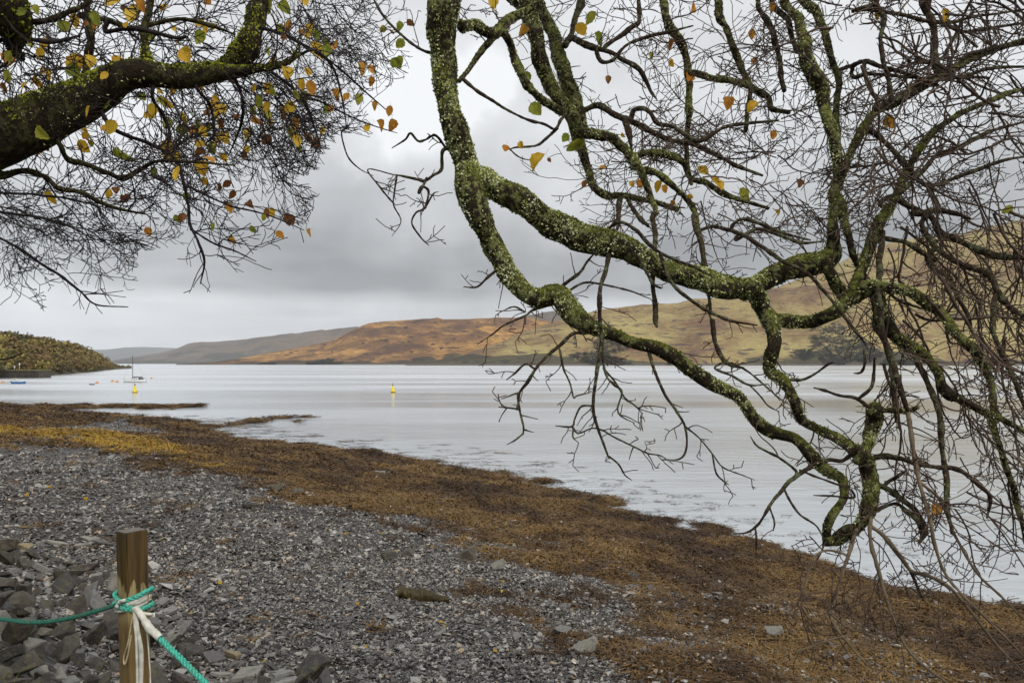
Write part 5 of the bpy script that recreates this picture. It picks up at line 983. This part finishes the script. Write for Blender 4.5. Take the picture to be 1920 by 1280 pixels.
# slimmer stems
STEM = [
 ([(1412,-30,14),(1425,15,15),(1440,45,17),(1452,65,17),(1462,110,14),(1465,150,13),(1470,170,10)],5.0,4.9,TS), ([(1466,-30,12),(1480,40,14),(1488,75,15),(1495,100,16)],4.8,4.75,AS),
 ([(1663,-30,14),(1657,40,13),(1650,75,12),(1656,110,12),(1666,150,13),(1672,190,14)],4.4,4.2,AS), ([(1740,-30,16),(1748,40,18),(1755,85,18),(1757,130,15),(1752,155,14)],4.6,4.3,AS),
 ([(1098,-30,24),(1085,20,22),(1072,60,20),(1062,85,18)],5.4,5.0,TS), ([(1068,70,20),(1090,80,20),(1120,90,16),(1145,98,14),(1172,112,14),(1198,128,14),(1212,150,12),(1222,172,8),(1230,185,6)],4.9,4.8,None),
 ([(1136,86,11),(1160,68,12),(1185,52,13),(1200,38,13),(1196,-30,12)],4.9,5.0,None), ([(1118,92,10),(1128,114,11),(1150,112,9),(1175,85,8),(1215,68,8),(1255,60,7),(1300,48,6)],4.9,4.8,None),
 ([(1120,200,18),(1150,214,18),(1185,228,18),(1220,246,17),(1262,262,15),(1300,270,15),(1340,288,12),(1385,312,11),(1430,330,9)],4.8,4.6,None), ([(1168,220,18),(1178,245,20),(1184,275,22)],4.8,4.75,None),
 ([(1190,205,14),(1215,208,12),(1235,232,12),(1262,238,12),(1290,255,12),(1310,262,12),(1360,240,10),(1400,232,9),(1460,225,8)],4.6,4.4,None),
 ([(1150,462,15),(1140,492,13),(1132,520,12),(1126,550,13),(1125,600,12),(1128,640,9),(1124,680,9),(1115,735,8),(1113,770,7),(1122,805,7),(1134,838,6),(1142,860,5)],3.9,3.7,None),
 ([(1102,624,10),(1075,626,9),(1050,648,9),(1025,668,9),(1005,690,9),(988,718,8),(973,740,7),(974,770,6),(981,800,5),(980,815,5)],3.85,3.7,None), ([(1002,690,6),(985,682,5),(965,700,5),(950,712,4)],3.75,3.7,None), ([(975,735,5),(958,742,4),(940,748,3)],3.7,3.68,None), ([(975,768,5),(955,765,4),(935,763,3)],3.7,3.68,None), ([(981,812,5),(965,825,4),(950,833,3)],3.7,3.68,None), ([(982,805,4),(1000,810,3)],3.7,3.7,None),
 ([(1050,655,6),(1058,690,6),(1068,715,5),(1075,745,4),(1082,742,4),(1108,735,4)],3.8,3.7,None),
 ([(1128,640,8),(1136,700,6),(1150,720,6),(1165,735,5),(1158,765,5),(1165,780,4),(1190,793,3)],3.8,3.7,None), ([(1132,690,6),(1152,715,6),(1170,745,5),(1190,760,4),(1205,775,3)],3.8,3.7,None),
 ([(1113,760,6),(1090,762,5),(1078,785,5),(1072,800,5),(1042,798,4)],3.75,3.7,None), ([(1074,802,5),(1085,812,4),(1110,802,4),(1130,806,4),(1150,818,4),(1190,838,4),(1215,850,4),(1240,855,3),(1262,870,3)],3.75,3.6,None), ([(1075,805,4),(1075,820,4),(1085,830,3)],3.72,3.7,None),
 ([(1142,855,5),(1160,870,5),(1172,890,4),(1185,900,3)],3.7,3.7,None),
 ([(1215,660,9),(1225,690,8),(1238,720,8),(1250,745,7),(1268,770,7),(1285,800,6),(1288,840,5),(1275,860,5),(1240,862,4)],3.8,3.6,None), ([(1286,800,5),(1310,820,4),(1335,850,4),(1355,875,4),(1390,890,3),(1415,900,3)],3.6,3.5,None), ([(1335,850,4),(1342,885,4),(1355,900,4),(1366,908,3)],3.58,3.55,None),
 ([(1040,548,9),(1085,512,8),(1100,490,6),(1118,470,4)],4.0,3.95,None), ([(1060,550,6),(1095,530,6),(1130,533,5),(1180,545,5),(1220,560,4)],3.95,3.9,None), ([(1045,565,8),(1000,580,7),(985,592,6),(945,610,5),(925,625,4),(895,645,3)],3.95,3.8,None), ([(940,500,7),(915,520,6),(895,538,5),(870,538,4)],4.1,4.05,None), ([(985,585,5),(965,575,4),(945,582,3),(930,590,3)],3.9,3.85,None),
 ([(1055,563,7),(1080,600,6),(1085,612,5),(1100,640,4)],3.8,3.8,None),
 ([(895,172,9),(925,190,8),(950,205,7),(985,222,7),(1020,232,7),(1040,242,7),(1052,225,9),(1062,212,10)],4.2,4.6,None), ([(1045,240,7),(1025,258,7),(1005,272,6),(970,275,5),(955,280,4)],4.5,4.4,None), ([(955,278,4),(975,295,4),(1000,302,4)],4.4,4.4,None),
 ([(832,282,9),(828,318,8),(812,330,8),(795,340,8),(780,335,7),(755,330,5),(738,328,4)],4.2,4.1,None), ([(800,335,8),(786,362,7),(790,350,6),(803,360,6),(797,390,5),(780,400,5),(772,420,4),(788,445,4),(804,460,3)],4.15,4.1,None), ([(745,328,5),(740,360,4),(738,385,4),(752,415,3),(735,443,3)],4.1,4.05,None), ([(690,318,3),(712,350,4),(730,373,4),(742,385,4)],4.1,4.05,None), ([(818,255,7),(800,262,6),(785,265,6),(770,250,5),(760,262,5),(735,278,4)],4.2,4.15,None), ([(797,392,5),(812,365,4),(822,360,4)],4.1,4.1,None),
 ([(800,98,7),(765,76,7),(735,48,6),(712,20,6),(690,-20,5)],4.25,4.3,None),
 ([(1560,1015,20),(1590,990,22),(1602,985,20)],3.7,3.72,None),
 ([(1610,985,16),(1594,1030,14),(1580,1070,13),(1565,1120,12),(1556,1150,11),(1572,1182,9),(1590,1205,8),(1620,1240,6),(1640,1255,5)],3.65,3.3,None), ([(1558,1150,9),(1590,1175,7),(1620,1185,7),(1690,1208,6)],3.4,3.35,None), ([(1635,955,14),(1632,1000,15),(1642,1050,14),(1655,1100,13),(1675,1160,12),(1700,1215,11),(1735,1250,10),(1790,1290,9)],3.7,3.2,None), ([(1575,1035,8),(1545,1032,7),(1520,1052,7),(1510,1100,6),(1495,1130,5),(1478,1150,4)],3.6,3.5,None), ([(1592,1188,7),(1550,1200,5),(1510,1215,4),(1470,1228,3)],3.4,3.3,None),
 ([(1640,990,18),(1665,1010,18),(1690,1045,16),(1710,1070,15),(1740,1078,14),(1780,1100,13),(1815,1140,11),(1870,1210,9),(1920,1260,7)],3.7,3.3,None), ([(1708,1068,10),(1720,1100,8),(1730,1125,6)],3.6,3.6,None),
 ([(1700,762,18),(1708,810,20),(1716,865,19),(1730,925,16),(1745,970,14),(1752,1010,12),(1770,1070,10),(1800,1110,9),(1850,1160,8),(1925,1235,6)],3.65,3.2,None), ([(1728,905,12),(1765,940,12),(1790,1000,10),(1830,1070,9),(1880,1120,8),(1940,1180,7)],3.6,3.3,None),
 ([(1655,440,18),(1650,500,19),(1648,545,20),(1652,610,20),(1668,655,18),(1680,700,17),(1695,745,17),(1702,770,16)],3.9,3.66,None), ([(1648,560,14),(1640,610,13),(1660,640,14),(1672,690,13),(1676,740,11),(1680,790,9)],3.95,3.8,None),
 ([(1742,405,16),(1765,435,20),(1800,450,22),(1840,468,22),(1870,480,20),(1950,488,18)],4.3,4.0,None), ([(1728,420,13),(1750,455,16),(1775,478,18),(1810,497,18),(1850,515,20),(1868,545,18),(1890,572,19),(1930,600,17)],4.2,3.9,None),
 ([(1740,480,14),(1755,505,14),(1780,520,12),(1795,555,10),(1815,590,10),(1822,620,8)],4.1,3.9,None), ([(1660,448,14),(1700,455,14),(1740,478,13),(1755,490,12)],4.0,4.1,None),
 ([(1715,668,16),(1740,720,18),(1758,770,18),(1765,820,17),(1772,880,15),(1775,930,13),(1785,1000,11)],3.8,3.5,None), ([(1770,730,26),(1810,750,22),(1845,770,18)],3.75,3.6,None), ([(1865,560,16),(1862,620,14),(1880,660,13),(1905,720,13),(1930,790,12)],3.8,3.5,None),
 ([(1650,380,12),(1690,360,13),(1720,330,13),(1745,300,12),(1760,290,12),(1800,275,14),(1850,250,10),(1930,225,8)],4.3,4.6,None), ([(1650,260,18),(1680,290,18),(1702,315,16),(1740,348,13),(1800,330,10),(1870,305,9),(1940,290,7)],4.3,4.5,None), ([(1738,345,14),(1755,375,15),(1765,400,14)],4.3,4.3,None),
 ([(1710,395,22),(1730,400,18),(1760,395,18),(1790,400,14),(1820,410,10)],4.2,4.2,None), ([(1755,-30,20),(1752,60,16),(1755,110,22),(1757,140,18),(1748,152,20),(1700,180,18),(1640,205,18)],4.5,4.3,AS),
 ([(1590,125,9),(1620,118,12),(1660,128,11),(1715,145,10),(1760,160,8)],4.3,4.3,None), ([(1600,145,10),(1640,140,9),(1700,146,8),(1745,148,8)],4.3,4.3,None), ([(1620,125,9),(1628,160,10),(1645,185,9),(1665,192,8)],4.3,4.3,None),
 ([(1770,150,12),(1820,138,10),(1870,128,9),(1940,125,8)],4.3,4.5,None), ([(1790,130,10),(1815,105,10),(1860,92,8),(1940,80,7)],4.3,4.5,None), ([(1600,20,9),(1625,20,10),(1680,25,10),(1730,38,12),(1780,42,8),(1840,30,7),(1940,15,6)],4.4,4.6,None), ([(1780,50,8),(1810,60,8),(1860,52,8),(1940,40,6)],4.4,4.6,None), ([(1795,60,7),(1780,90,9),(1770,115,9)],4.4,4.4,None),
 ([(1130,440,8),(1160,415,9),(1190,430,9),(1215,455,9),(1250,480,8),(1300,500,8),(1340,520,7)],3.9,3.85,None), ([(1190,470,8),(1210,505,8),(1225,532,8),(1240,540,7)],3.9,3.85,None), ([(1238,475,9),(1250,510,10),(1270,540,10),(1300,565,9),(1335,585,9),(1370,600,8),(1420,610,6)],3.85,3.8,None),
 ([(1345,425,10),(1400,445,11),(1445,475,11),(1480,495,10),(1520,515,9),(1545,545,9),(1560,565,8),(1580,590,7),(1600,615,7),(1620,640,6),(1628,655,6)],4.0,3.7,None), ([(1375,420,10),(1395,410,10),(1440,425,9),(1480,440,8),(1520,450,7)],4.3,4.2,None), ([(1380,450,8),(1420,430,9),(1460,440,9),(1500,455,8),(1545,452,7)],4.2,4.1,None),
 ([(1225,400,13),(1228,440,13),(1226,490,13),(1224,530,13),(1228,570,12),(1228,600,14),(1232,612,10)],4.3,4.1,None), ([(1300,405,14),(1312,450,14),(1322,490,13),(1330,560,10),(1332,600,8)],4.2,4.0,None), ([(1165,370,13),(1160,400,14),(1158,430,13)],4.6,4.5,None), ([(1180,380,12),(1200,410,13),(1215,425,13)],4.6,4.5,None),
 ([(1335,600,14),(1340,640,12),(1352,670,12),(1370,685,10),(1395,690,7)],4.0,3.9,None), ([(1340,690,6),(1372,705,6),(1405,722,5),(1440,720,4)],3.8,3.8,None), ([(1370,680,5),(1400,695,5),(1425,715,5),(1460,745,4),(1482,760,3)],3.8,3.7,None), ([(1405,722,4),(1425,742,4),(1440,760,4),(1462,772,3)],3.75,3.7,None),
 ([(1483,713,7),(1505,712,7),(1530,700,6),(1555,682,6),(1565,680,4)],3.9,3.8,None), ([(1632,765,9),(1605,748,9),(1575,742,8),(1545,732,7),(1527,726,6)],3.7,3.6,None), ([(1610,748,9),(1632,728,9),(1638,700,8),(1640,670,7)],3.7,3.65,None), ([(1620,655,6),(1622,680,6),(1615,698,7),(1602,700,6)],3.7,3.65,None),
 ([(1520,875,13),(1498,888,11),(1480,902,11),(1468,918,10),(1450,940,9),(1435,965,8),(1420,985,7),(1400,998,5),(1376,1000,4)],3.68,3.5,None), ([(1492,890,7),(1492,880,7),(1462,858,7),(1435,845,6),(1418,835,5),(1407,818,4)],3.66,3.55,None), ([(1470,915,6),(1482,940,6),(1500,965,6),(1530,985,5),(1545,1010,4)],3.6,3.5,None), ([(1416,990,5),(1418,1010,5),(1417,1040,4)],3.5,3.5,None), ([(1443,950,5),(1452,978,5),(1450,995,4)],3.55,3.5,None), ([(1500,880,6),(1535,895,6),(1570,908,5),(1595,916,5)],3.66,3.65,None), ([(1600,932,6),(1560,930,5),(1525,928,4)],3.66,3.62,None), ([(1535,870,9),(1555,862,10),(1580,862,10),(1605,842,12),(1622,830,12)],3.7,3.7,None),
 ([(1640,960,10),(1680,945,8),(1700,960,14),(1718,975,14),(1730,1000,12),(1725,1015,10)],3.65,3.6,None), ([(1640,905,20),(1668,918,18),(1695,940,16),(1718,960,16),(1732,985,14),(1736,1000,12),(1724,1018,9)],3.68,3.6,None), ([(1655,855,16),(1690,858,14),(1720,868,13),(1760,876,12),(1795,880,12),(1830,905,11),(1855,930,9),(1850,970,7)],3.7,3.5,None), ([(1665,902,9),(1685,890,9),(1700,880,8)],3.68,3.65,None),
]
for pts, d0, d1, to in BIG:
    rows = trace(pts, d0, d1, 0.05, len(pts)); w = max(p[2] for p in pts)
    q = RT.branch(hook(rows, to) if to is not None else rows, M['bark'], 'branch', 0.30 if w > 40 else 0.24, 17000 if w > 30 else 12000, 4500 if w > 40 else 1200)
    RT.fringe(q, 2.6 if w > 45 else 4.2, PR, (0.12, 0.5), 0.0042)
def attach(tree, rows):
    """root a stem on the nearest branch already standing, else let its start taper"""
    N = np.vstack(tree.bnodes); nx = 960 + N[:, 0] / N[:, 1] * F; ny = HZ - (N[:, 2] - EYE) / N[:, 1] * F; x, y = to_px(rows[0]); d2 = (nx - x) ** 2 + (ny - y) ** 2 + ((N[:, 1] - rows[0, 1]) * 40) ** 2 + np.where(N[:, 1] < 2, 1e9, 0); i = int(np.argmin(d2))
    if d2[i] < 95 ** 2:
        dep = N[i, 1]; k = np.exp(-np.arange(len(rows)) / 1.5) * (dep - rows[0, 1]); sc = (rows[:, 1] + k) / rows[:, 1]; rows = rows.copy(); rows[:, 3] *= sc; rows[:, 2] = EYE + (rows[:, 2] - EYE) * sc; rows[:, 0] *= sc; rows[:, 1] *= sc
        if np.linalg.norm(N[i] - rows[0, :3]) > 0.02: rows = np.vstack([[*N[i], rows[0, 3]], rows])
    else: rows[0, 3] *= 0.4
    rows[-1, 3] = min(rows[-1, 3], rows[-2, 3] * 0.5); return rows
for pts, d0, d1, to in STEM:
    rows = attach(RT, trace(pts, d0, d1, 0.03, len(pts))) if to is None else trace(pts, d0, d1, 0.03, len(pts)); w = max(p[2] for p in pts); low = max(p[1] for p in pts) > 1130; rows[:, 3] *= 0.74 if low else 1.0; free = d1 < 4.15 and pts[0][0] < 1450
    q = RT.branch(hook(rows, to) if to is not None else rows, M['twig_pale'] if low else M['stem'], 'branch', 0.16, 2200 if w > 12 else 0)
    RT.fringe(q, 9.0 if free else 7.0, PS if free else PR, (0.04, 0.16) if free else (0.12, 0.42), 0.0034)
# whips: young shoots that fill the crown on the right
gw = np.random.default_rng(55)
def whip(x, y, d, ang, L, r, kids, trop):
    a = math.radians(ang); P = dict(PR, wig=0.13, kids=[kids, 8], trop=trop, len=[(0.14, 0.42), (0.12, 0.35)]); RT.grow(np.array(P3(x, y, d)), np.array([math.cos(a), gw.normal(0, 0.25), math.sin(a)]), L, r, 0, P)
for k in range(66): whip(gw.uniform(1560, 1960), gw.uniform(-40, 330), gw.uniform(3.9, 5.2), gw.choice([gw.normal(15, 35), gw.normal(165, 35), gw.normal(-60, 30)]), gw.uniform(0.5, 1.2), gw.uniform(0.004, 0.010), 11, lambda u, l: (0, 0, -0.02))
for k in range(36): whip(gw.uniform(1640, 1950), gw.uniform(330, 700), gw.uniform(3.6, 4.6), gw.normal(-62, 22), gw.uniform(0.5, 1.3), gw.uniform(0.004, 0.010), 7, lambda u, l: (0.012, 0, -0.03))
for k in range(30): whip(gw.uniform(1660, 1940), gw.uniform(620, 980), gw.uniform(3.4, 4.1), gw.normal(-58, 20), gw.uniform(0.4, 0.9), gw.uniform(0.003, 0.006), 8, lambda u, l: (0.015, 0, -0.01))
for k in range(62): whip(gw.uniform(1130, 1600), gw.uniform(-40, 330), gw.uniform(4.6, 5.8), gw.choice([gw.normal(-30, 40), gw.normal(200, 35)]), gw.uniform(0.4, 0.9), gw.uniform(0.003, 0.0055), 12, lambda u, l: (0, 0, 0.01))
for k in range(34): whip(gw.uniform(1300, 1560), gw.uniform(330, 450), gw.uniform(4.2, 5.0), gw.normal(-25, 30), gw.uniform(0.3, 0.6), gw.uniform(0.003, 0.005), 12, lambda u, l: (0, 0, 0.01))
RLEAF = [(922,8,22,'y'),(978,60,18,'o'),(1005,205,25,'g'),(988,145,18,'g'),(1075,272,28,'g'),(1060,258,16,'g'),(1012,306,32,'y'),(948,278,15,'o'),(978,272,13,'y'),(1030,300,9,'b'),(1090,55,23,'y'),(1108,35,24,'g'),(1122,75,21,'g'),(1255,85,17,'b'),(1260,118,14,'y'),(1299,15,21,'o'),(1222,105,10,'g'),(1293,145,22,'o'),(1365,195,20,'o'),(1412,204,24,'y'),(1450,18,15,'o'),(1345,343,27,'y'),(1318,320,20,'y'),(1395,365,25,'g'),(1454,400,13,'y'),(1450,253,15,'o'),(1495,345,18,'b'),(1200,345,16,'o'),(1235,350,20,'y'),(1245,355,15,'o'),(1170,253,10,'y'),(1130,315,16,'o'),(1095,345,13,'b'),(1262,380,10,'o'),(1295,368,10,'y'),(1645,28,16,'y'),(1770,30,22,'y'),(1667,230,22,'o'),(1722,280,20,'g'),(1888,393,16,'g'),(1755,955,20,'o'),(1410,65,16,'o'),(1415,115,15,'b'),(1140,150,14,'b'),(1188,345,12,'y')]
RT.finish(M['twig_r'], RLEAF, 0.0072)

# ---- left-hand tree: mossy limb, yellow leaves, fine drooping twigs
lb_ = (-3.7, 2.2, gz(-3.7, 2.2) - 0.1)
LT = Tree('mossy_tree', lb_, 'mossy tree with yellow autumn leaves and fine twigs reaching in at the upper left', 202)
LTR = np.array([(-3.7, 2.2, lb_[2] - 0.3, 0.36), (-3.68, 2.25, lb_[2] + 0.5, 0.28), (-3.6, 2.4, 5.9, 0.25), (-3.5, 2.6, 6.9, 0.23), (-3.3, 2.8, 8.0, 0.2), (-3.0, 3.2, 9.2, 0.15), (-2.4, 3.8, 10.2, 0.1)])
LT.branch(LTR, M['moss_bark'], 'trunk', 0.16, 0, 900); LS = smooth_path(LTR, 0.1)
PL = dict(step=0.03, wig=0.095, trop=lambda u, l: (0.022, 0, (-0.045 + 0.10 * u) if l < 2 else 0.065), rmin=0.0019, max=3, kids=[12, 13, 12], len=[(0.22, 0.5), (0.25, 0.5), (0.25, 0.5)], ang=(22, 60), rk=0.7)
PM = dict(PL, max=2, wig=0.16, kids=[11, 12], trop=lambda u, l: (0.015, 0, -0.02 + 0.05 * u))
LBIG = [
 ([(-170,320,140),(-60,278,112),(0,256,98),(60,234,88),(120,203,80),(180,170,68),(230,150,60),(290,138,55),(360,146,50),(420,134,42),(480,128,34),(530,120,22),(562,104,7)],3.1,3.5,LS),
 ([(415,122,30),(450,100,42),(468,70,44),(482,20,46),(500,-60,50)],3.44,3.7,None), ([(-120,-60,150),(-40,-20,120),(10,20,80),(28,60,50),(25,95,26),(40,110,12)],3.0,3.1,None),
 ([(150,180,24),(160,130,24),(170,70,22),(165,20,20),(155,-60,20)],3.3,3.5,None), ([(280,130,40),(272,95,24),(270,60,18),(278,20,16),(295,-60,14)],3.4,3.6,None),
 ([(-30,300,50),(0,330,30),(45,322,18),(85,330,15),(110,352,13),(150,358,11),(190,378,9),(225,392,7),(275,402,5)],3.2,3.3,None), ([(110,270,16),(128,298,15),(160,306,13),(200,322,13),(232,334,13),(262,318,11),(295,303,9),(345,303,7),(440,310,5)],3.3,3.4,None),
 ([(-40,40,18),(20,42,16),(80,40,16),(130,22,16),(165,2,14),(190,-60,12)],3.1,3.2,None), ([(150,30,13),(200,38,14),(240,52,12),(280,48,12),(330,36,11),(390,45,10),(440,65,8)],3.5,3.6,None), ([(200,60,13),(250,52,13),(290,60,12),(330,70,11),(350,68,9)],3.4,3.5,None),
 ([(-30,75,12),(40,72,12),(100,78,12),(150,68,11)],3.3,3.3,None), ([(205,235,11),(240,255,10),(280,270,9),(330,300,8),(345,345,9),(355,385,7),(358,420,7),(372,452,6),(384,490,5),(376,532,3)],3.5,3.6,None), ([(285,180,9),(305,215,9),(318,250,8),(310,290,7)],3.5,3.5,None), ([(370,170,8),(395,200,7),(402,250,7),(385,270,6)],3.6,3.6,None),
 ([(345,345,7),(385,365,6),(430,385,5),(470,395,5),(520,410,4),(570,432,3)],3.5,3.4,None), ([(590,95,6),(625,120,5),(660,150,5),(700,185,4),(735,215,3)],4.3,4.2,None), ([(560,178,5),(600,190,5),(650,215,4),(690,232,3),(745,250,3)],4.2,4.1,None),
 ([(-40,425,8),(30,462,7),(70,490,7),(110,515,6),(150,545,5),(180,570,4),(240,575,3)],4.2,4.1,None), ([(-40,355,7),(60,365,6),(130,372,5),(200,390,4)],4.3,4.2,None), ([(-40,395,7),(50,405,6),(120,420,5),(180,450,4)],4.3,4.2,None), ([(360,430,5),(400,455,5),(440,470,4),(480,490,3)],3.6,3.6,None), ([(-30,675,5),(15,672,4),(45,660,3)],4.0,4.0,None),
 ([(480,120,9),(530,150,8),(570,190,7),(590,240,5),(600,270,4)],4.2,4.2,None), ([(520,60,9),(570,85,8),(620,120,7),(640,180,5),(650,240,4)],4.6,4.6,None), ([(640,250,4),(650,290,4),(672,315,3),(700,330,3)],4.3,4.2,None), ([(440,150,8),(455,190,7),(450,240,6),(430,290,5)],4.0,4.0,None),
]
for k, (pts, d0, d1, to) in enumerate(LBIG):
    rows = trace(pts, d0, d1, 0.03, k); rows = attach(LT, rows) if k > 4 else rows; w = max(p[2] for p in pts); q = LT.branch(hook(rows, to) if to is not None else rows, M['moss_bark'] if w > 13 else M['twig_l'], 'branch', 0.5 if w > 40 else 0.20, 3000 if w > 30 else 0, 26000 if w > 30 else 0)
    if w > 40: LT.fringe(q, 9, PM, (0.2, 0.6), 0.0038, 0.15); LT.fringe(q, 26, dict(PM, max=1), (0.05, 0.22), 0.003, 0.1)
    else: LT.fringe(q, 7.5, PL if k > 13 else PM, (0.15, 0.45), 0.003)
gw = np.random.default_rng(66)
def spray(x, y, d, ang, L, r):
    a = math.radians(ang); LT.grow(np.array(P3(x, y, d)), np.array([math.cos(a), gw.normal(0, 0.2), math.sin(a)]), L, r, 0, PL)
for k in range(34): spray(gw.uniform(280, 520), gw.uniform(120, 200), gw.uniform(4.0, 5.6), gw.normal(-62, 16), gw.uniform(0.45, 0.95), gw.uniform(0.003, 0.0048))
for k in range(28): spray(gw.uniform(480, 660), gw.uniform(-50, 60), gw.uniform(4.4, 6.0), gw.normal(-50, 22), gw.uniform(0.4, 0.8), gw.uniform(0.003, 0.0045))
for k in range(34): spray(gw.uniform(-60, 300), gw.uniform(-50, 150), gw.uniform(3.6, 5.0), gw.normal(-20, 60), gw.uniform(0.4, 0.8), gw.uniform(0.003, 0.0045))
for k in range(26): spray(gw.uniform(-80, 180), gw.uniform(300, 430), gw.uniform(4.2, 5.6), gw.normal(-28, 16), gw.uniform(0.35, 0.75), gw.uniform(0.0025, 0.004))
for k in range(22): spray(gw.uniform(100, 330), gw.uniform(220, 330), gw.uniform(3.8, 4.8), gw.normal(-40, 22), gw.uniform(0.35, 0.6), gw.uniform(0.0025, 0.004))
LLEAF = [(213,2,28,'y'),(253,25,34,'y'),(270,10,24,'o'),(171,50,28,'o'),(40,22,16,'g'),(18,25,12,'g'),(115,48,18,'g'),(122,50,18,'g'),(55,80,20,'g'),(82,82,20,'y'),(75,100,18,'y'),(20,108,40,'o'),(140,120,38,'y'),(137,132,28,'g'),(147,160,24,'y'),(180,155,30,'y'),(195,142,16,'y'),(222,118,20,'y'),(242,115,16,'g'),(192,192,26,'g'),(55,190,30,'o'),(68,186,24,'g'),(10,165,16,'b'),(287,210,26,'y'),(305,190,16,'g'),(267,182,14,'g'),(348,103,28,'y'),(433,98,22,'g'),(376,45,26,'y'),(374,70,24,'g'),(390,5,20,'o'),(500,10,28,'g'),(485,50,14,'g'),(572,5,18,'y'),(540,50,22,'o'),(525,55,18,'g'),(535,15,20,'g'),(565,60,12,'o'),(560,85,20,'y'),(595,95,28,'y'),(612,95,24,'g'),(630,85,20,'o'),(545,140,22,'y'),(578,135,16,'y'),(555,178,16,'g'),(570,183,22,'g'),(487,190,22,'g'),(474,208,16,'g'),(500,215,22,'g'),(612,205,16,'g'),(632,180,18,'o'),(160,255,18,'y'),(157,275,26,'y'),(82,250,28,'g'),(235,290,30,'g'),(320,283,40,'y'),(332,325,22,'y'),(378,318,28,'y'),(383,340,14,'y'),(288,322,14,'g'),(98,370,24,'y'),(203,363,16,'y'),(217,358,14,'b'),(232,373,14,'b'),(240,372,14,'b'),(350,370,16,'g'),(335,410,16,'g'),(343,408,16,'b'),(400,425,14,'g'),(430,390,18,'o'),(428,385,14,'b'),(475,430,14,'g'),(425,345,16,'b'),(435,365,16,'b'),(412,352,14,'b'),(470,385,18,'b'),(500,400,18,'b'),(510,398,16,'y'),(495,408,13,'g'),(540,412,20,'b'),(547,412,14,'b'),(525,440,16,'o'),(583,437,14,'o'),(437,450,14,'o'),(278,434,16,'o'),(680,132,20,'o'),(697,130,18,'o'),(695,153,16,'o'),(672,187,18,'g'),(648,182,16,'o'),(688,240,16,'y'),(710,238,18,'o'),(733,235,20,'o'),(730,208,18,'o'),(705,200,14,'o'),(745,120,18,'g'),(738,118,16,'g'),(752,115,14,'g'),(750,82,18,'g'),(748,50,16,'g'),(718,55,14,'g'),(735,60,12,'b'),(770,43,14,'b')]
_N = np.vstack(LT.nodes); _x = 960 + _N[:, 0] / _N[:, 1] * F; _y = HZ - (_N[:, 2] - EYE) / _N[:, 1] * F; _k = np.flatnonzero((_x > 5) & (_x < 620) & (_y > 5) & (_y < 300) & (_N[:, 1] > 2.5)); gl_ = np.random.default_rng(8)
for i in gl_.choice(_k, 110, replace=False): LLEAF.append((_x[i], _y[i], gl_.uniform(10, 24), gl_.choice(list('yyyyogb'))))
LT.finish(M['twig_l'], LLEAF, 0.0065)

# ------------------------------------------------------------------ the air
bm = bmesh.new(); bm_box(bm, -24000, 24000, -300, 25500, -6.5, 1350)
hz = bm_obj('haze', bm, None); hz['kind'] = 'stuff'; hz['label'] = 'thin pale haze over the loch and hills'
t = NT('haze_air'); pv = t.n('ShaderNodeVolumePrincipled'); pv.inputs['Color'].default_value = (0.90, 0.94, 1.0, 1); pv.inputs['Density'].default_value = 0.000032; pv.inputs['Anisotropy'].default_value = 0.2
t.l(pv.outputs[0], t.out.inputs['Volume']); hz.data.materials.append(t.m)
